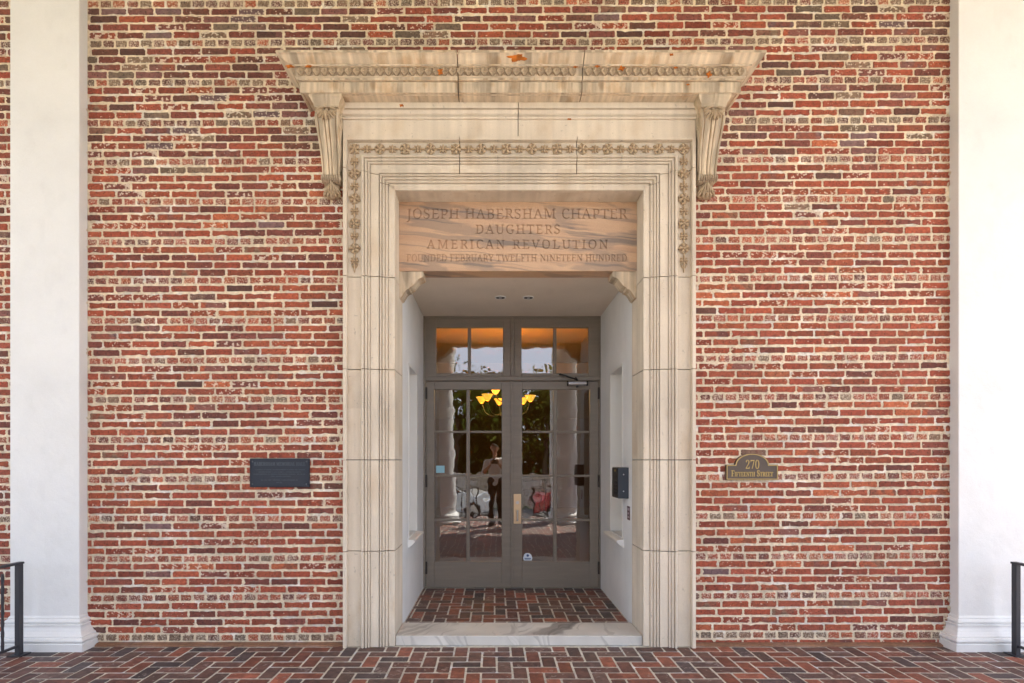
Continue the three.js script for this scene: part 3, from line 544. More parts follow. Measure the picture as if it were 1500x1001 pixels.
  for (const s of [-1, 1]) {
    const c = new THREE.Shape(); c.moveTo(0, 0); c.lineTo(0.188, 0); c.lineTo(0.192, -0.03); c.bezierCurveTo(0.185, -0.05, 0.16, -0.045, 0.145, -0.062); c.bezierCurveTo(0.12, -0.085, 0.11, -0.12, 0.08, -0.125); c.lineTo(0.075, -0.138); c.bezierCurveTo(0.06, -0.135, 0.045, -0.15, 0.03, -0.175); c.lineTo(0.012, -0.205); c.lineTo(0, -0.21); c.closePath();
    const g = new THREE.ExtrudeGeometry(c, { depth: 0.155, bevelEnabled: true, bevelSize: 0.002, bevelThickness: 0.002, bevelSegments: 1, curveSegments: 8 });
    g.translate(0, 0, zs - 0.165); if (s > 0) g.rotateY(Math.PI).translate(0, 0, 2 * zs - 0.175);
    mesh('corbel', g.translate(s * 0.949, SY0 - 0.0025, 0), M.cornice, ins);
  }
  // orange lichen patches
  const lich = (px, py, z, w, h, tilt = 0) => {
    const n = 28, P = [], zc = 0.004, R = [...Array(n)].map((_, i) => { const a = i / n * 2 * Math.PI, r = rr(0.72, 1.02) + 0.22 * Math.sin(i * 0.9 + px); return [Math.cos(a) * w * r, Math.sin(a) * h * r, -0.003]; }), Q = R.map(([a, b]) => [a * 0.7, b * 0.7, zc + rr(-0.002, 0.002)]);
    for (let i = 0; i < n; i++) { const j = (i + 1) % n; P.push(0, 0, zc, ...Q[i], ...Q[j], ...Q[i], ...R[i], ...R[j], ...Q[i], ...R[j], ...Q[j]); }
    const g = new THREE.BufferGeometry(); g.setAttribute('position', new THREE.Float32BufferAttribute(P, 3)); g.computeVertexNormals(); boxUV(g);
    const m = mesh('lichen_patch', g, M.lichen, T); m.position.set(X(px, z), Y(py, z), z); m.rotation.x = tilt; m.userData.label = 'orange lichen patch';
  };
  for (const a of [[757, 85, 0.334, 0.068, 0.026, 0.9], [424, 97, 0.297, 0.032, 0.014], [452, 97, 0.297, 0.026, 0.010], [645, 105, 0.291, 0.022, 0.022, 0.25], [875, 97, 0.297, 0.018, 0.008], [911, 100, 0.292, 0.024, 0.018, 0.2], [1039, 109, 0.288, 0.020, 0.022, 0.3], [990, 99, 0.296, 0.018, 0.007], [984, 80, 0.352, 0.016, 0.01, 0.8], [843, 98, 0.296, 0.016, 0.006], [527, 163.5, 0.097, 0.022, 0.017], [588, 154.5, 0.121, 0.021, 0.013], [834, 174.5, 0.095, 0.018, 0.006], [1008, 124, 0.240, 0.014, 0.005]]) lich(...a);
  // marble sill
  const th = mesh('marble_threshold', bx(-0.948, 0.948, 0.0, 0.076, -0.34, 0.024, 0.006), M.marble); tag(th, 'grey veined white marble threshold slab between the stone jambs', 'threshold');
}

// ------------------------------------------------------------------ vestibule: floor, walls with niches, ceiling
const ZD = -1.72;
{
  const fl = thing('vestibule_floor', 'dark herringbone brick paving inside the doorway recess', 'floor'); fl.userData.kind = 'structure';
  mesh('joint_mortar', bx(-1.2, 1.2, -0.2, 0.053, -1.9, -0.341), M.joint, fl);
  herringbone(fl, M.paver, -0.948, 0.948, -1.70, -0.345, 0.055, 0.1045, 0.03, 0.01, 300, () => 0);

  const V = thing('vestibule', 'pale stucco side walls and ceiling of the doorway recess with tall niches', 'recess');
  for (const s of [-1, 1]) {
    const sh = new THREE.Shape([[-0.3235, -0.1], [-1.80, -0.1], [-1.80, 3.1], [-0.3235, 3.1]].map(([x, y]) => new THREE.Vector2(x, y)));
    const N = { z0: -0.66, z1: -1.19, y0: 0.735, y1: 2.275 };
    sh.holes.push(new THREE.Path([[N.z0, N.y0], [N.z0, N.y1], [N.z1, N.y1], [N.z1, N.y0]].map(([x, y]) => new THREE.Vector2(x, y))));
    const g = new THREE.ExtrudeGeometry(sh, { depth: 0.25, bevelEnabled: false }); g.rotateY(-Math.PI / 2);   // shape x -> z, depth -> -x
    g.applyMatrix4(new THREE.Matrix4().makeTranslation(0, 0, 0));
    const m = s < 0 ? g.translate(-0.95, 0, 0) : g.translate(1.20, 0, 0);
    mesh('side_wall', m, M.stucco, V);
    const xi = (d) => s * (0.95 + d), box = (d0, d1, y0, y1, z0, z1, r) => bx(Math.min(xi(d0), xi(d1)), Math.max(xi(d0), xi(d1)), y0, y1, z0, z1, r);
    mesh('niche_lining', [box(-0.006, 0.2, N.y0, N.y1, N.z1 - 0.012, N.z1 + 0.014, 0.003), box(-0.006, 0.2, N.y0, N.y1, N.z0 - 0.014, N.z0 + 0.012, 0.003), box(-0.006, 0.2, N.y1 - 0.014, N.y1 + 0.012, N.z1 - 0.012, N.z0 + 0.012, 0.003), box(0.19, 0.22, N.y0, N.y1, N.z1, N.z0)], M.whiteTrim, V);
    const sp = [[0.2, 0.0], [-0.050, -0.012], [-0.062, -0.02], [-0.062, -0.036], [-0.050, -0.042], [-0.044, -0.056], [-0.022, -0.066], [-0.016, -0.078], [0.0, -0.082], [0.2, -0.082]];
    mesh('niche_sill', loft([N.z1 - 0.05, N.z0 + 0.05].map((z) => sp.map(([d, y]) => [xi(d), N.y0 + y, z])), { capA: sp }), M.whiteTrim, V);
  }
  mesh('ceiling', bx(-1.2, 1.2, 2.966, 3.1, -1.80, -0.331), mat({ map: stuccoTex, color: rgb(250, 236, 218), roughness: 0.9, bumpMap: stuccoBump, bumpScale: 0.002 }), V);
  for (const px of [733, 774]) {
    const z = -1.0, d = thing('recessed_downlight', px < 750 ? 'unlit recessed downlight in the recess ceiling, the one over the fixed door leaf' : 'unlit recessed downlight in the recess ceiling, the one over the door with the closer', 'downlight', [X(px, z), 2.966, z], 'downlights in the recess ceiling');
    mesh('trim_ring', new THREE.TorusGeometry(0.048, 0.007, 8, 28).rotateX(Math.PI / 2).translate(0, -0.002, 0), M.whiteTrim, d);
    mesh('housing', new THREE.CylinderGeometry(0.044, 0.044, 0.005, 24).translate(0, -0.0035, 0), M.black, d);
    mesh('bulb', blob(0, -0.006, 0, 0.018, 0.006, 0.018, 0, 12, 8), M.steel, d);
  }
}

// ------------------------------------------------------------------ transom, frame and the two glazed doors
{
  const q = (px) => X(px, ZD), r = (py) => Y(py, ZD);
  const B = (a, b, y1, y0, z0, z1, rad = 0.004) => bx(q(a), q(b), r(y0), r(y1), ZD + z0, ZD + z1, rad);   // pixel rows top, bottom
  const R = () => rr(-0.003, 0.003);
  const pane = (a, b, y1, y0, parent, z) => {
    const g = new THREE.PlaneGeometry(q(b) - q(a) + 0.01, r(y1) - r(y0) + 0.01);
    const m = mesh('pane', g, M.glass, parent); m.position.set((q(a) + q(b)) / 2, (r(y0) + r(y1)) / 2, ZD + z); m.rotation.set(R() * 0.8, R() * 0.8, 0); return m;
  };
  const fr = thing('transom_window', 'taupe painted door frame with four-pane transom window above the double doors', 'transom');
  mesh('frame_jamb', B(618, 623.5, 462, 863, -0.09, 0.012), M.door, fr); mesh('frame_jamb', B(877.8, 883, 462, 863, -0.09, 0.012), M.door, fr);
  mesh('frame_head', B(623.6, 877.7, 461, 466, -0.09, 0.012), M.door, fr);
  mesh('transom_bar', B(623.6, 877.7, 551.5, 558, -0.08, 0.006), M.door, fr);
  for (const [a, b, p] of [[623.6, 748, [638.7, 685, 690, 736.8]], [753, 877.7, [764, 810.6, 815.2, 862.4]]]) {
    const s = new THREE.Group(); s.name = 'transom_sash'; fr.add(s);
    mesh('stile', B(a, p[0], 466.1, 551.4, -0.05, 0), M.door, s); mesh('stile', B(p[3], b, 466.1, 551.4, -0.05, 0), M.door, s);
    mesh('rail', B(p[0] + 0.02, p[3] - 0.02, 466.1, 480, -0.05, 0), M.door, s); mesh('rail', B(p[0] + 0.02, p[3] - 0.02, 547, 551.4, -0.05, 0), M.door, s);
    mesh('muntin', B(p[1], p[2], 480.1, 546.9, -0.045, -0.008), M.door, s);
    pane(p[0], p[1], 480, 547, s, -0.026); pane(p[2], p[3], 480, 547, s, -0.026);
  }
  mesh('mullion', B(748.1, 752.9, 466.1, 551.4, -0.06, 0.010), M.door, fr);
  const rows = [[570.8, 631.2], [634.6, 695.8], [699.2, 760.4], [763.8, 823]];
  const leaf = (label, a, b, p) => {
    const d = thing('glazed_door', label, 'door', [0, 0, 0], 'pair of glazed doors');
    mesh('stile', B(a, p[0], 559, 860.8, -0.045, 0), M.door, d); mesh('stile', B(p[3], b, 559, 860.8, -0.045, 0), M.door, d);
    mesh('rail', B(p[0] + 0.02, p[3] - 0.02, 559, 570.7, -0.045, 0), M.door, d); mesh('rail', B(p[0] + 0.02, p[3] - 0.02, 823, 860.8, -0.045, 0), M.door, d);
    mesh('muntin', B(p[1], p[2], 570.8, 822.9, -0.04, -0.006, 0.006), M.door, d);
    for (let i = 0; i < 3; i++) for (const [u, v] of [[p[0], p[1]], [p[2], p[3]]]) mesh('muntin', B(u + 0.02, v - 0.02, rows[i][1], rows[i + 1][0], -0.04, -0.008, 0.006), M.door, d);
    for (const [y1, y0] of rows) { pane(p[0], p[1], y1, y0, d, -0.024); pane(p[2], p[3], y1, y0, d, -0.024); }
    return d;
  };
  const dl = leaf('taupe glazed door leaf with a small blue sticker on one pane', 624, 749.4, [636.3, 683, 688.2, 735]);
  const dr = leaf('taupe glazed door leaf with brass pull plate and a door closer', 749.9, 877.2, [765, 810.6, 815.8, 864.2]);
  mesh('astragal', B(747.6, 751.4, 559, 860.8, 0.001, 0.012), M.door, dl);
  const hinge = (d, px, y1, y0) => mesh('hinge', [bar([q(px), r(y0), ZD + 0.016], [q(px), r(y1), ZD + 0.016], 0.0085, 10), B(px - 1.3, px + 1.3, y1, y0, 0.001, 0.006, 0)], M.bronzeDark, d);
  for (const [y1, y0] of [[568, 585], [696, 714], [823, 841]]) { hinge(dl, 624.6, y1, y0); hinge(dr, 877, y1, y0); }
  mesh('kick_strip', B(626, 747, 857.5, 860.5, 0.001, 0.008, 0.002), M.door, dl); mesh('kick_strip', B(753, 875, 857.5, 860.5, 0.001, 0.008, 0.002), M.door, dr);
  // brass pull plate
  const H = new THREE.Group(); H.name = 'pull_plate'; dr.add(H);
  const brass = mat({ color: rgb(214, 186, 150), roughness: 0.4, metalness: 0.5 });
  mesh('plate', B(752.4, 763.4, 724, 767.5, 0.0005, 0.006, 0.0025), brass, H);
  mesh('pull', [bar([q(758), r(762), ZD + 0.022], [q(758), r(749), ZD + 0.022], 0.009, 10), blob(q(758), r(762), ZD + 0.014, 0.012, 0.014, 0.012), blob(q(758), r(749), ZD + 0.014, 0.012, 0.014, 0.012)], M.steel, H);
  mesh('lock_cylinder', new THREE.CylinderGeometry(0.017, 0.017, 0.008, 18).rotateX(Math.PI / 2).translate(q(758), r(736.5), ZD + 0.010), M.steel, H);
  // door closer
  const C = new THREE.Group(); C.name = 'door_closer'; dr.add(C);
  mesh('closer_body', [new THREE.CylinderGeometry(0.026, 0.026, q(858) - q(832), 20).rotateZ(Math.PI / 2).translate((q(832) + q(858)) / 2, r(562.5), ZD + 0.035)], M.steel, C);
  mesh('end_cap', [new THREE.CylinderGeometry(0.0265, 0.0265, 0.012, 20).rotateZ(Math.PI / 2).translate(q(831), r(562.5), ZD + 0.035), new THREE.CylinderGeometry(0.0265, 0.0265, 0.012, 20).rotateZ(Math.PI / 2).translate(q(859), r(562.5), ZD + 0.035), cyl(0.014, 0.01, 0.022).translate(q(845), r(567.2), ZD + 0.035)], M.black, C);
  mesh('closer_arm', [bar([q(845), r(558), ZD + 0.036], [q(842), r(555), ZD + 0.07], 0.009), bar([q(844), r(557), ZD + 0.045], [q(820), r(549.6), ZD + 0.06], 0.0075), blob(q(820), r(549.6), ZD + 0.05, 0.016, 0.012, 0.02), bar([q(820), r(549.6), ZD + 0.06], [q(820), r(549.6), ZD], 0.008)], M.black, C);
  // stickers on the glass
  const sticker = (name, label, pts, z, m) => { const g = new THREE.ExtrudeGeometry(new THREE.Shape(pts.map(([a, b]) => new THREE.Vector2(q(a), r(b)))), { depth: 0.0012, bevelEnabled: false }).translate(0, 0, ZD + z); const o = mesh(name, g, m); tag(o, label, 'sticker'); return o; };
  sticker('blue_sticker', 'small pale blue square sticker on a door pane', [[638.6, 682.5], [651, 682.5], [651, 693.2], [638.6, 693.2]], -0.020, mat({ color: rgb(150, 200, 218), roughness: 0.5 }));
  const oct = [[766.5, 818], [768, 813], [770.5, 811], [775.5, 811], [778.2, 813], [780, 818], [779, 822], [767.6, 822]];
  const S = thing('security_sticker', 'white shield shaped security sticker at the foot of a door pane', 'sticker');
  mesh('backing', new THREE.ExtrudeGeometry(new THREE.Shape(oct.map(([a, b]) => new THREE.Vector2(q(a), r(b)))), { depth: 0.0012, bevelEnabled: false }).translate(0, 0, ZD - 0.020), mat({ color: rgb(214, 224, 236), roughness: 0.5 }), S);
  mesh('emblem', [new THREE.CircleGeometry(0.016, 5).translate(q(773.2), r(814.6), ZD - 0.0182), bx(q(768.6), q(778), r(819.4), r(818.2), ZD - 0.0186, ZD - 0.0181), bx(q(769.4), q(777.4), r(821), r(820.3), ZD - 0.0186, ZD - 0.0181)], mat({ color: rgb(44, 70, 128), roughness: 0.5 }), S);
}

// ------------------------------------------------------------------ entrance hall behind the glass, with its lit chandelier
{
  const hall = thing('entrance_hall', 'dim entrance hall behind the glazed doors', 'hall'); hall.userData.kind = 'structure';
  const wl = mat({ color: rgb(96, 78, 62), roughness: 0.9 }), wood = mat({ color: rgb(74, 48, 32), roughness: 0.5 });
  const x0 = -3, x1 = 3.1, z0 = -9, z1 = -1.815, h = 3.7;
  mesh('hall_wall', bx(x0 - 0.2, x0, -0.2, h + 0.2, z0 - 0.2, z1 + 0.2), wl, hall); mesh('hall_wall', bx(x1, x1 + 0.2, -0.2, h + 0.2, z0 - 0.2, z1 + 0.2), wl, hall);
  mesh('hall_wall', bx(x0, x1, -0.2, h + 0.2, z0 - 0.2, z0), wl, hall);
  mesh('hall_wall', bx(x0, -0.951, 0, h, z1 - 0.01, z1 + 0.2), wl, hall); mesh('hall_wall', bx(0.951, x1, 0, h, z1 - 0.01, z1 + 0.2), wl, hall); mesh('hall_wall', bx(-0.951, 0.951, 2.975, h, z1 - 0.01, z1 + 0.2), wl, hall);
  mesh('hall_floor', bx(x0, x1, -0.2, 0.045, z0, z1 - 0.01), wood, hall); mesh('hall_ceiling', bx(x0, x1, h, h + 0.2, z0, z1 + 0.2), mat({ color: rgb(214, 190, 150), roughness: 0.9 }), hall);
  mesh('wall_cornice', [bx(x0, x1, h - 0.32, h - 0.001, z0, z0 + 0.12, 0.03), bx(x0, x1, h - 0.5, h - 0.33, z0, z0 + 0.05, 0.02)], mat({ color: rgb(206, 180, 138), roughness: 0.9 }), hall);
  for (const x of [-1.7, 1.8]) mesh('wall_panel', bx(x - 0.8, x + 0.8, 0.3, 2.4, z0, z0 + 0.03, 0.01), wood, hall);

  const zc = -5.1, C = thing('chandelier', 'lit hall chandelier with amber glass bowl shades on dark scrolled arms', 'chandelier', [0, 0, zc]);
  const shadeProf = [[0.026, 0], [0.040, 0.012], [0.058, 0.04], [0.074, 0.075], [0.096, 0.100], [0.092, 0.102], [0.069, 0.078], [0.052, 0.042], [0.040, 0.016], [0.024, 0.006]].map(([a, b]) => new THREE.Vector2(a, b));
  const shadeG = new THREE.LatheGeometry(shadeProf, 20);
  const amber = mat({ color: rgb(240, 170, 60), roughness: 0.4, emissive: new THREE.Color(1, 0.5, 0.05), emissiveIntensity: 0.24 });
  mesh('stem', [bar([0, 2.2, 0], [0, 3.7, 0], 0.014), blob(0, 2.22, 0, 0.06, 0.07, 0.06, 0, 14, 10), blob(0, 2.62, 0, 0.035, 0.05, 0.035, 0, 14, 10), cyl(0.02, 0.09, 0.05).translate(0, 3.67, 0)], M.black, C);
  const arm = (a, R, y, yb) => {
    const c = Math.cos(a), s = Math.sin(a);
    mesh('arm', tube([[0.03 * c, yb, 0.03 * s], [0.4 * R * c, yb - 0.10, 0.4 * R * s], [0.8 * R * c, yb - 0.06, 0.8 * R * s], [R * c, y - 0.01, R * s]], 0.010, 24, 6), M.black, C);
    const m = mesh('shade', shadeG.clone().translate(R * c, y, R * s), amber, C);
    const l = new THREE.PointLight(new THREE.Color(1, 0.56, 0.13), 0.085); l.name = 'lamp'; l.castShadow = true; l.position.set(R * c, y + 0.10, R * s); C.add(l); return m;
  };
  for (let i = 0; i < 6; i++) arm(i * Math.PI / 3 + 0.28, 0.42, 2.385, 2.26);
  for (let i = 0; i < 3; i++) arm(i * 2 * Math.PI / 3 + 0.9, 0.17, 2.52, 2.50);
}

// ------------------------------------------------------------------ plaques, intercom, notice
{
  const z = 0.012;
  // memorial plaque
  const a = [X(365.5, 0.02), X(453, 0.02), Y(714, 0.02), Y(672, 0.02)];
  const pl = thing('memorial_plaque', 'dark blue-grey cast memorial plaque on the brick wall', 'plaque', [(a[0] + a[1]) / 2, (a[2] + a[3]) / 2, 0]);
  const w = (a[1] - a[0]) / 2, h = (a[3] - a[2]) / 2;
  const slate = mat({ color: rgb(40, 46, 58), roughness: 0.6, metalness: 0.2, bumpMap: grain, bumpScale: 0.001 }), lett = mat({ color: rgb(84, 90, 98), roughness: 0.6, metalness: 0.2 });
  mesh('plate', bx(-w, w, -h, h, 0.002, 0.020, 0.003), slate, pl);
  mesh('border', [bx(-w + 0.004, w - 0.004, h - 0.010, h - 0.005, 0.019, 0.0235), bx(-w + 0.004, w - 0.004, -h + 0.005, -h + 0.010, 0.019, 0.0235), bx(-w + 0.004, -w + 0.009, -h + 0.0105, h - 0.0105, 0.019, 0.0235), bx(w - 0.009, w - 0.004, -h + 0.0105, h - 0.0105, 0.019, 0.0235)], slate, pl);
  mesh('lettering', textGeo(lineShapes(fontBold, 'HABERSHAM MEMORIAL HALL', -w * 0.86, w * 0.87, h * 0.50, h * 0.24), 0.003, 0.0195), lett, pl);
  const marks = []; const rows = [[0.22, 0.80, 0.84], [0.06, 0.70, 0.70], [-0.09, 0.86, 0.84], [-0.24, 0.28, 0.36], [-0.50, 0.64, 0.60], [-0.67, 0.10, 0.10]];
  for (const [v, l, rgt] of rows) { let x = -w * l; while (x < w * rgt) { const ww = rr(0.003, 0.005), hh = h * rr(0.05, 0.075); if (rnd() > 0.16) marks.push(bx(x, x + ww * 0.55, h * v - hh / 2, h * v + hh / 2, 0.0195, 0.0215)); if (rnd() > 0.5) marks.push(bx(x, x + ww, h * v - hh / 2, h * v - hh / 2 + 0.0012, 0.0195, 0.0213)); x += ww * 1.25; } }
  mesh('small_lettering', marks, lett, pl);
  for (const sx of [-1, 1]) for (const sy of [-1, 1]) mesh('bolt', blob(sx * (w - 0.022), sy * (h - 0.024), 0.021, 0.006, 0.006, 0.004), lett, pl);

  // address plaque
  const zp = 0.03, qx = (px) => X(px, zp), qy = (py) => Y(py, zp), cx = qx(1102.5), cy = qy(690);
  const ad = thing('address_plaque', 'arched bronze address plaque with gold border and house number on the brick wall', 'plaque', [cx, cy, 0]);
  const outline = (o) => { const hw = qx(1140.5) - cx - o, y0 = qy(703.3) - cy + o, y1 = qy(681) - cy - o, R = qx(1127.5) - cx - o, yT = qy(664.6) - cy - o, s = new THREE.Shape(); s.moveTo(-hw, y0); s.lineTo(hw, y0); s.lineTo(hw, y1); s.lineTo(R, y1); for (let i = 1; i < 16; i++) { const t = i / 16 * Math.PI; s.lineTo(R * Math.cos(t), y1 + (yT - y1) * Math.sin(t)); } s.lineTo(-R, y1); s.lineTo(-hw, y1); s.closePath(); return s; };
  const gold = mat({ color: rgb(180, 154, 98), roughness: 0.5, metalness: 0.4 }), brz = mat({ color: rgb(92, 80, 72), roughness: 0.65, metalness: 0.3, bumpMap: grain, bumpScale: 0.001 });
  mesh('plate', new THREE.ExtrudeGeometry(outline(0), { depth: 0.022, bevelEnabled: false }).translate(0, 0, 0.002), brz, ad);
  const rim = outline(0.003); rim.holes.push(new THREE.Path(outline(0.0085).getPoints()));
  mesh('gold_border', new THREE.ExtrudeGeometry(rim, { depth: 0.004, bevelEnabled: false }).translate(0, 0, 0.0235), gold, ad);
  mesh('number', textGeo(lineShapes(font, '270', qx(1092.5) - cx, qx(1113.3) - cx, qy(687) - cy, qy(674.2) - qy(687)), 0.004, 0.0235), gold, ad);
  mesh('street_name', textGeo(lineShapes(fontBold, 'Fifteenth Street', qx(1071.5) - cx, qx(1133) - cx, qy(698.3) - cy, qy(689.2) - qy(698.3), 0.72), 0.004, 0.0235), gold, ad);

  // intercom
  const ic = thing('intercom', 'dark grey entry keypad box on the side wall of the recess', 'intercom', [0.95, 1.23, -0.55]);
  const body = mat({ color: rgb(62, 68, 78), roughness: 0.5, metalness: 0.3 }), facep = mat({ color: rgb(34, 32, 30), roughness: 0.5 });
  mesh('housing', bx(-0.090, -0.001, -0.132, 0.132, -0.12, 0.12, 0.004), body, ic);
  mesh('face_plate', bx(-0.094, -0.0905, -0.126, 0.126, -0.114, 0.114, 0.001), facep, ic);
  for (let i = 0; i < 4; i++) for (let j = 0; j < 3; j++) mesh('key', bx(-0.099, -0.0945, -0.10 + i * 0.03, -0.078 + i * 0.03, -0.02 + j * 0.036, 0.006 + j * 0.036, 0.001), M.black, ic);
  mesh('display', bx(-0.097, -0.0945, 0.045, 0.075, -0.07, 0.07, 0.001), M.black, ic);
  mesh('camera_eye', blob(-0.095, 0.104, 0.02, 0.005, 0.010, 0.010), mat({ color: rgb(180, 150, 90), roughness: 0.3, metalness: 0.6 }), ic);
  for (const y of [-0.07, 0.072]) mesh('screw', blob(-0.045, y, 0.1205, 0.006, 0.006, 0.003), M.steel, ic);
  const nt = thing('notice_sticker', 'small maroon printed notice sticker below the intercom', 'sticker', [0.9495, 0.975, -0.435]);
  mesh('sheet', bx(-0.0015, -0.0002, -0.058, 0.058, -0.05, 0.05), mat({ color: rgb(92, 62, 70), roughness: 0.6 }), nt);
  mesh('print', [bx(-0.0022, -0.0017, 0.022, 0.044, -0.036, 0.036), bx(-0.0022, -0.0017, -0.012, 0.006, -0.03, 0.014), bx(-0.0022, -0.0017, -0.042, -0.026, -0.034, 0.034)], mat({ color: rgb(168, 150, 158), roughness: 0.6 }), nt);
}

// ------------------------------------------------------------------ iron railings
{
  const twist = (() => { const g = new THREE.BoxGeometry(0.015, 0.55, 0.015, 1, 30, 1), p = g.attributes.position; for (let i = 0; i < p.count; i++) { const y = p.getY(i), a = y * 20, x = p.getX(i), z = p.getZ(i); p.setXYZ(i, x * Math.cos(a) - z * Math.sin(a), y, x * Math.sin(a) + z * Math.cos(a)); } g.computeVertexNormals(); return boxUV(g.translate(0, 0.345, 0)); })();
  const railing = (label, pos, len, rotY) => {                       // runs along local +z
    const t = thing('iron_railing', label, 'railing', pos, 'black iron porch railings'); t.rotation.y = rotY;
    const posts = Math.max(1, Math.round(len / 1.6));
    for (let i = 0; i <= posts; i++) { const z = len * i / posts; mesh('post', [bx(-0.017, 0.017, 0, 0.664, z - 0.02, z + 0.02, 0.003), bx(-0.05, 0.05, 0.0, 0.008, z - 0.05, z + 0.05)], M.iron, t); }
    mesh('top_rail', bx(-0.022, 0.022, 0.6645, 0.68, -0.024, len + 0.024, 0.003), M.iron, t);
    for (let i = 0; i < posts; i++) mesh('bottom_rail', bx(-0.009, 0.009, 0.062, 0.078, len * i / posts + 0.0225, len * (i + 1) / posts - 0.0225), M.iron, t);
    const n = Math.round(len / 0.142); for (let i = 1; i < n; i++) { const z = len * i / n; if (Math.abs(z / len * posts - Math.round(z / len * posts)) * len / posts < 0.05) continue; const m = new THREE.Mesh(twist, M.iron); m.name = 'baluster'; m.position.z = z; m.castShadow = m.receiveShadow = true; t.add(m); }
  };
  railing('black iron railing with twisted bars starting at the pilaster by the memorial plaque', [-3.66, 0, 0.235], 2.65, 0);
  railing('black iron railing with twisted bars starting at the pilaster by the address plaque', [3.62, 0, 0.235], 2.65, 0);
  railing('black iron railing along the porch edge on the memorial plaque side of the steps', [-0.6, 0, 6.25], 5.4, -Math.PI / 2);
  railing('black iron railing along the porch edge on the address plaque side of the steps', [0.75, 0, 6.25], 5.2, Math.PI / 2);
}

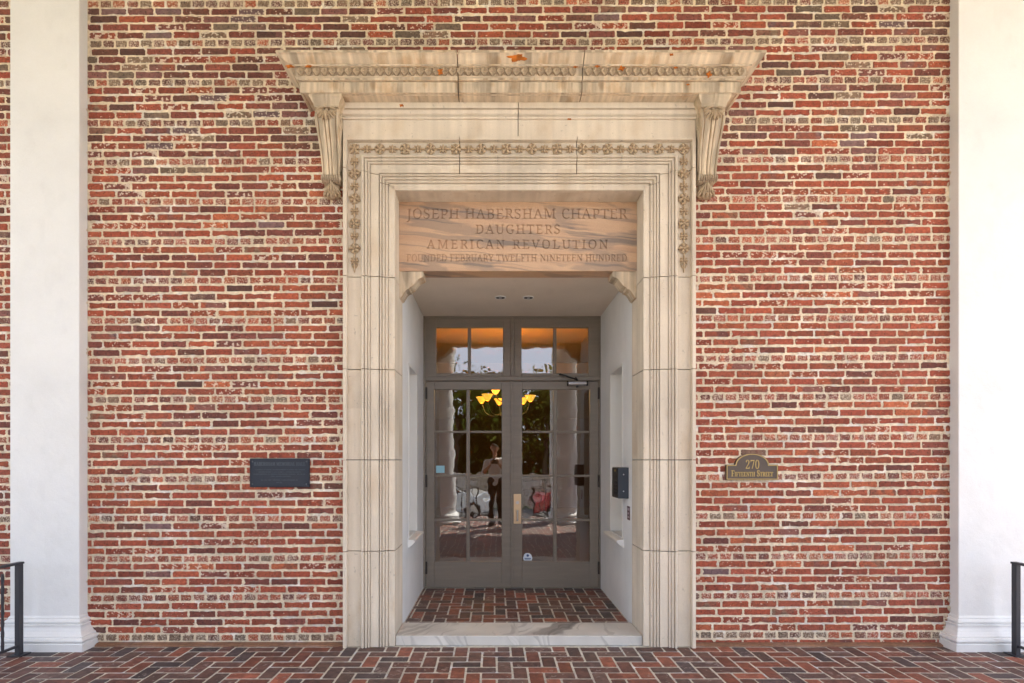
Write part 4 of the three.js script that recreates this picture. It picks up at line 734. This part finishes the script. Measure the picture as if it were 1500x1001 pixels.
// ------------------------------------------------------------------ street side: trees and parked cars mirrored in the glass
{
  const bark = mat({ color: rgb(92, 76, 62), roughness: 1 });
  const leafM = [[172, 204, 82], [150, 186, 74], [194, 216, 100]].map(([a, b, c]) => new THREE.MeshPhysicalMaterial({ color: rgb(a, b, c), roughness: 1, transmission: 0.6, thickness: 0 }));
  const tree = (name, label, x, z, h, R, mi, nLeaf, low = 0.35) => {
    const t = thing(name, label, 'tree', [x, GY, z], 'trees across the street');
    const limbs = [], lean = rr(-0.4, 0.4); const top = [lean, h * 0.62, 0];
    const seg = (a, b, r0, r1) => { const A = new THREE.Vector3(...a), Bv = new THREE.Vector3(...b), d = Bv.clone().sub(A), g = new THREE.CylinderGeometry(r1, r0, d.length(), 8); g.applyQuaternion(new THREE.Quaternion().setFromUnitVectors(new THREE.Vector3(0, 1, 0), d.normalize())); return g.translate((A.x + Bv.x) / 2, (A.y + Bv.y) / 2, (A.z + Bv.z) / 2); };
    mesh('trunk', [seg([0, -0.1, 0], [lean * 0.4, h * 0.3, 0], 0.2 * h / 8, 0.15 * h / 8), seg([lean * 0.4, h * 0.29, 0], top, 0.15 * h / 8, 0.07 * h / 8)], bark, t);
    const cl = []; for (let i = 0; i < 26; i++) { const a = rr(0, 6.28), e = Math.acos(rr(-0.6, 1)), q = R * rr(0.35, 1); const c = [lean + q * Math.sin(e) * Math.cos(a), h * (low + 1) / 2 + (h * (1 - low) / 2) * Math.cos(e) * rr(0.4, 1), q * Math.sin(e) * Math.sin(a)]; cl.push(c); if (i < 10) limbs.push(seg([lean * 0.6, h * rr(0.3, 0.55), 0], c, 0.05, 0.015)); }
    mesh('limb', limbs, bark, t);
    const P = [], N = []; for (let i = 0; i < nLeaf; i++) { const c = cl[Math.floor(rnd() * cl.length)], s = R * 0.42, d = new THREE.Vector3(rr(-1, 1), rr(-1, 1), rr(-1, 1)); if (d.length() > 1) { i--; continue; } const p = new THREE.Vector3(c[0] + d.x * s, c[1] + d.y * s * 0.75, c[2] + d.z * s), u = new THREE.Vector3(rr(-1, 1), rr(-1, 1), rr(-1, 1)).normalize(), v = new THREE.Vector3(rr(-1, 1), rr(-0.3, 1), rr(-1, 1)).cross(u).normalize(), l = rr(0.12, 0.22), b = l * 0.5; const n = u.clone().cross(v).toArray(); const q = [p.clone().addScaledVector(u, -l), p.clone().addScaledVector(v, b), p.clone().addScaledVector(u, l), p.clone().addScaledVector(v, -b)].map((k) => k.toArray()); P.push(...q[0], ...q[1], ...q[2], ...q[0], ...q[2], ...q[3]); for (let k = 0; k < 6; k++) N.push(...n); }
    const g = new THREE.BufferGeometry(); g.setAttribute('position', new THREE.Float32BufferAttribute(P, 3)); g.setAttribute('normal', new THREE.Float32BufferAttribute(N, 3));
    mesh('crown', g, leafM[mi], t);
  };
  tree('broadleaf_tree', 'bright green leafy tree behind the retaining wall opposite the red car', 2.6, 23, 8.0, 3.2, 2, 2900, 0.12);
  tree('broadleaf_tree', 'dark green spreading tree behind the white car', -2.4, 24, 8.2, 3.4, 1, 3200, 0.1);
  tree('broadleaf_tree', 'tall green tree at the far end of the retaining wall', -8.5, 23, 12, 4.4, 0, 4200, 0.15);
  tree('broadleaf_tree', 'mid green tree behind the street beyond the red car', 8, 25, 8.5, 3.6, 0, 3400, 0.12);
  tree('broadleaf_tree', 'wide green tree on the lawn beside the porch', -11.5, 10, 11, 4.6, 1, 9000);
  tree('broadleaf_tree', 'olive green tree farther back behind the retaining wall', 0.2, 30, 8.5, 3.8, 0, 3000, 0.1);
  tree('broadleaf_tree', 'dark green tree far back beyond the tall tree', -6, 32, 9, 4.2, 1, 4000, 0.1);
  tree('broadleaf_tree', 'pale green tree far back beyond the street', 6, 33, 9, 4.4, 2, 4000, 0.1);

  {
    const t = thing('hedge', 'long clipped green hedge behind the trees across the street', 'hedge', [0, GY, 36]);
    const P = [], N = []; for (let i = 0; i < 26000; i++) { const p = new THREE.Vector3(rr(-22, 22), Math.pow(rnd(), 0.6) * 3.6, rr(-0.7, 0.7)); p.y *= 0.85 + 0.25 * vn(p.x * 0.6, 3); const u = new THREE.Vector3(rr(-1, 1), rr(-1, 1), rr(-1, 1)).normalize(), v = new THREE.Vector3(rr(-1, 1), rr(-1, 1), rr(-1, 1)).cross(u).normalize(), l = rr(0.14, 0.24), b = l * 0.55, n = u.clone().cross(v).toArray(); const q = [p.clone().addScaledVector(u, -l), p.clone().addScaledVector(v, b), p.clone().addScaledVector(u, l), p.clone().addScaledVector(v, -b)].map((k) => k.toArray()); P.push(...q[0], ...q[1], ...q[2], ...q[0], ...q[2], ...q[3]); for (let k = 0; k < 6; k++) N.push(...n); }
    const g = new THREE.BufferGeometry(); g.setAttribute('position', new THREE.Float32BufferAttribute(P, 3)); g.setAttribute('normal', new THREE.Float32BufferAttribute(N, 3));
    mesh('foliage', g, leafM[0], t); const stems = []; for (let x = -21.5; x < 22; x += 1.2) stems.push(cyl(0.04, 0.07, 2.2, 6).translate(x, 1.1, 0)); mesh('stems', stems, bark, t);
  }
  const car = (name, label, x, z, colour, flip) => {
    const t = thing(name, label, 'car', [x, GY + 0.004, z], 'cars parked in the street');
    const paint = new THREE.MeshPhysicalMaterial({ color: colour, roughness: 0.35, clearcoat: 1, clearcoatRoughness: 0.1 }), dark = mat({ color: rgb(20, 24, 28), roughness: 0.15 });
    const f = (pts, d, z0, b = 0.05) => { const s = new THREE.Shape(); pts.forEach(([a, c], i) => i ? s.lineTo(a * flip, c) : s.moveTo(a * flip, c)); s.closePath(); return new THREE.ExtrudeGeometry(s, { depth: d - 2 * b, bevelEnabled: true, bevelSize: b, bevelThickness: b, bevelSegments: 3 }).translate(0, 0, z0 + b); };
    const arch = (cx) => [...Array(9)].map((_, i) => { const a = Math.PI - i / 8 * Math.PI; return [cx + 0.38 * Math.cos(a), 0.3 + 0.38 * Math.sin(a)]; });
    mesh('body', f([[-2.15, 0.3], ...arch(-1.35), ...arch(1.35), [2.15, 0.3], [2.2, 0.55], [2.1, 0.78], [1.2, 0.93], [-2.05, 0.98], [-2.2, 0.7]], 1.76, -0.88), paint, t);
    mesh('roof', f([[1.15, 0.93], [0.35, 1.40], [-1.15, 1.44], [-1.95, 0.98]], 1.5, -0.75, 0.06), paint, t);
    for (const s of [-1, 1]) for (const [a, b, c, d] of [[0.98, 0.32, -0.28, -0.28], [-0.36, -0.36, -1.12, -1.66]]) { const g = f([[a, 0.98], [b, 1.36], [c, 1.37], [d, 1.0]], 0.016, s * 0.81 - 0.008, 0.004); mesh('side_window', g, dark, t); }
    for (const [a, b] of [[[1.16, 0.97], [0.42, 1.40]], [[-1.24, 1.44], [-2.02, 1.0]]]) { const m = mesh('windscreen', loft([-0.66, 0.66].map((zz) => [[a[0] * flip, a[1], zz], [b[0] * flip, b[1], zz], [b[0] * flip, b[1] + 0.03, zz], [a[0] * flip, a[1] + 0.03, zz]]), { capA: [a, b, [b[0], b[1] + 0.03], [a[0], a[1] + 0.03]] }), dark, t); }
    for (const wx of [-1.35, 1.35]) for (const s of [-1, 1]) { const wg = new THREE.Group(); wg.name = 'wheel'; wg.position.set(wx * flip, 0.31, s * 0.78); t.add(wg); mesh('tyre', new THREE.TorusGeometry(0.24, 0.07, 10, 24).scale(1, 1, 1.4), M.black, wg); mesh('rim', new THREE.CylinderGeometry(0.19, 0.19, 0.12, 16).rotateX(Math.PI / 2), M.steel, wg); }
    for (const s of [-1, 1]) { mesh('headlight', blob(2.14 * flip, 0.68, s * 0.62, 0.07, 0.07, 0.16), M.steel, t); mesh('tail_light', blob(-2.14 * flip, 0.78, s * 0.64, 0.06, 0.09, 0.14), mat({ color: rgb(130, 16, 16), roughness: 0.3 }), t); }
  };
  car('parked_car', 'red car parked in the street beyond the porch steps', 3.55, 15.9, rgb(168, 22, 40), -1);
  car('parked_car', 'white car parked in the street beyond the porch', -2.5, 16.1, rgb(224, 224, 222), 1);
}

// ------------------------------------------------------------------ the person on the porch mirrored in the doors
{
  const cap = (p, a, b, ra, rb) => { const dx = b[0] - a[0], dy = b[1] - a[1], dz = b[2] - a[2], t = clamp(((p[0] - a[0]) * dx + (p[1] - a[1]) * dy + (p[2] - a[2]) * dz) / (dx * dx + dy * dy + dz * dz || 1)); return Math.hypot(p[0] - a[0] - dx * t, p[1] - a[1] - dy * t, p[2] - a[2] - dz * t) - lerp(ra, rb, t); };
  const sdf = (bones, centre, size, res, k) => {
    const mc = new MarchingCubes(res, new THREE.MeshBasicMaterial(), false, false, 120000); mc.isolation = 0;
    let n = 0; for (let zi = 0; zi < res; zi++) for (let yi = 0; yi < res; yi++) for (let xi = 0; xi < res; xi++) {
      const p = [xi, yi, zi].map((v, i) => centre[i] + ((v - res / 2) / (res / 2)) * size / 2); let d = 9;
      for (const b of bones) { const e = cap(p, ...b), h = clamp(0.5 + 0.5 * (d - e) / k); d = lerp(d, e, h) - k * h * (1 - h); }
      mc.field[n++] = -d;
    }
    mc.update(); const g = new THREE.BufferGeometry(), c = mc.count;
    g.setAttribute('position', new THREE.Float32BufferAttribute(mc.positionArray.slice(0, c * 3), 3)); g.setAttribute('normal', new THREE.Float32BufferAttribute(mc.normalArray.slice(0, c * 3), 3));
    g.scale(size / 2, size / 2, size / 2).translate(...centre); return boxUV(g);
  };
  const P = thing('person', 'person in a white shirt and black trousers holding a camera on the porch', 'person', [-0.17, 0, 4.76]);
  const legs = (s, e = 0) => [[[s * 0.09, 0.92, 0], [s * 0.10, 0.50, -0.015], 0.085 + e, 0.058 + e], [[s * 0.10, 0.50, -0.015], [s * 0.11, 0.09, 0.02], 0.056 + e, 0.038 + e]];
  const arms = (s, e = 0) => [[[s * 0.185, 1.40, 0], [s * 0.24, 1.13, -0.04], 0.052 + e, 0.042 + e], [[s * 0.24, 1.13, -0.04], [s * 0.085, 1.365, -0.24], 0.040 + e, 0.028 + e]];
  const torso = (e = 0) => [[[0, 0.95, 0], [0, 1.15, 0.005], 0.125 + e, 0.12 + e], [[0, 1.15, 0.005], [0, 1.34, 0], 0.12 + e, 0.13 + e], [[-0.14, 1.40, 0], [0.14, 1.40, 0], 0.065 + e, 0.065 + e]];
  const head = [[[0, 1.44, 0], [0, 1.53, -0.01], 0.052, 0.05], [[0, 1.62, -0.01], [0, 1.66, 0.0], 0.085, 0.095], [[0, 1.565, -0.045], [0, 1.60, -0.04], 0.045, 0.06], [[0, 1.60, -0.10], [0, 1.625, -0.095], 0.013, 0.009], [[-0.09, 1.61, 0.005], [-0.09, 1.64, 0.005], 0.014, 0.016], [[0.09, 1.61, 0.005], [0.09, 1.64, 0.005], 0.014, 0.016]];
  const hands = [-1, 1].flatMap((s) => [[[s * 0.085, 1.365, -0.24], [s * 0.075, 1.40, -0.275], 0.026, 0.028], ...[0, 1, 2, 3].flatMap((i) => [[[s * 0.078, 1.405 - i * 0.017, -0.275], [s * 0.072, 1.412 - i * 0.018, -0.315 + i * 0.003], 0.0095, 0.009], [[s * 0.072, 1.412 - i * 0.018, -0.315 + i * 0.003], [s * 0.045, 1.412 - i * 0.018, -0.334 + i * 0.003], 0.009, 0.0075]]), [[s * 0.07, 1.40, -0.255], [s * 0.045, 1.43, -0.268], 0.011, 0.009]]);
  const feet = [-1, 1].map((s) => [[s * 0.11, 0.05, 0.03], [s * 0.13, 0.032, -0.16], 0.04, 0.03]);
  const skin = mat({ color: rgb(190, 140, 112), roughness: 0.6 });
  const body = sdf([...torso(), ...legs(-1), ...legs(1), ...arms(-1), ...arms(1), [[0, 1.40, 0], [0, 1.50, -0.005], 0.06, 0.05]], [0, 0.9, 0], 1.9, 96, 0.03);
  mesh('body', [body, sdf(head, [0, 1.6, 0], 0.36, 64, 0.02), sdf(hands, [0, 1.39, -0.28], 0.30, 80, 0.006)], skin, P);
  mesh('trousers', sdf([[[-0.06, 0.96, 0], [0.06, 0.96, 0], 0.115, 0.115], ...legs(-1, 0.018), ...legs(1, 0.018)], [0, 0.55, 0], 1.15, 80, 0.03), mat({ color: rgb(24, 24, 28), roughness: 0.9 }), P);
  mesh('shirt', sdf([...torso(0.012), ...arms(-1, 0.010).slice(0, 1), ...arms(1, 0.010).slice(0, 1)], [0, 1.2, 0], 0.8, 72, 0.03), mat({ color: rgb(226, 226, 224), roughness: 0.9 }), P);
  mesh('shoe', sdf(feet.map(([a, b, r0, r1]) => [a, b, r0 + 0.008, r1 + 0.008]), [0, 0.06, -0.06], 0.5, 56, 0.01), M.black, P);
  mesh('hair', sdf([[[0, 1.685, 0.012], [0, 1.66, 0.03], 0.096, 0.09], [[0, 1.60, 0.05], [0, 1.66, 0.04], 0.06, 0.085]], [0, 1.66, 0], 0.36, 56, 0.02), mat({ color: rgb(48, 36, 28), roughness: 0.9 }), P);
  mesh('eye', [blob(-0.032, 1.625, -0.083, 0.011, 0.007, 0.008), blob(0.032, 1.625, -0.083, 0.011, 0.007, 0.008)], M.black, P);
  mesh('mouth', blob(0, 1.566, -0.088, 0.022, 0.005, 0.006), mat({ color: rgb(150, 86, 78), roughness: 0.6 }), P);
  const K = thing('camera', 'black camera held by the person on the porch', 'camera', [-0.17, 1.385, 4.455]);
  mesh('camera_body', bx(-0.065, 0.065, -0.045, 0.045, -0.03, 0.03, 0.008), M.black, K);
  mesh('viewfinder', bx(-0.022, 0.022, 0.0455, 0.07, -0.025, 0.03, 0.006), M.black, K);
}
renderer.render(scene, camera);
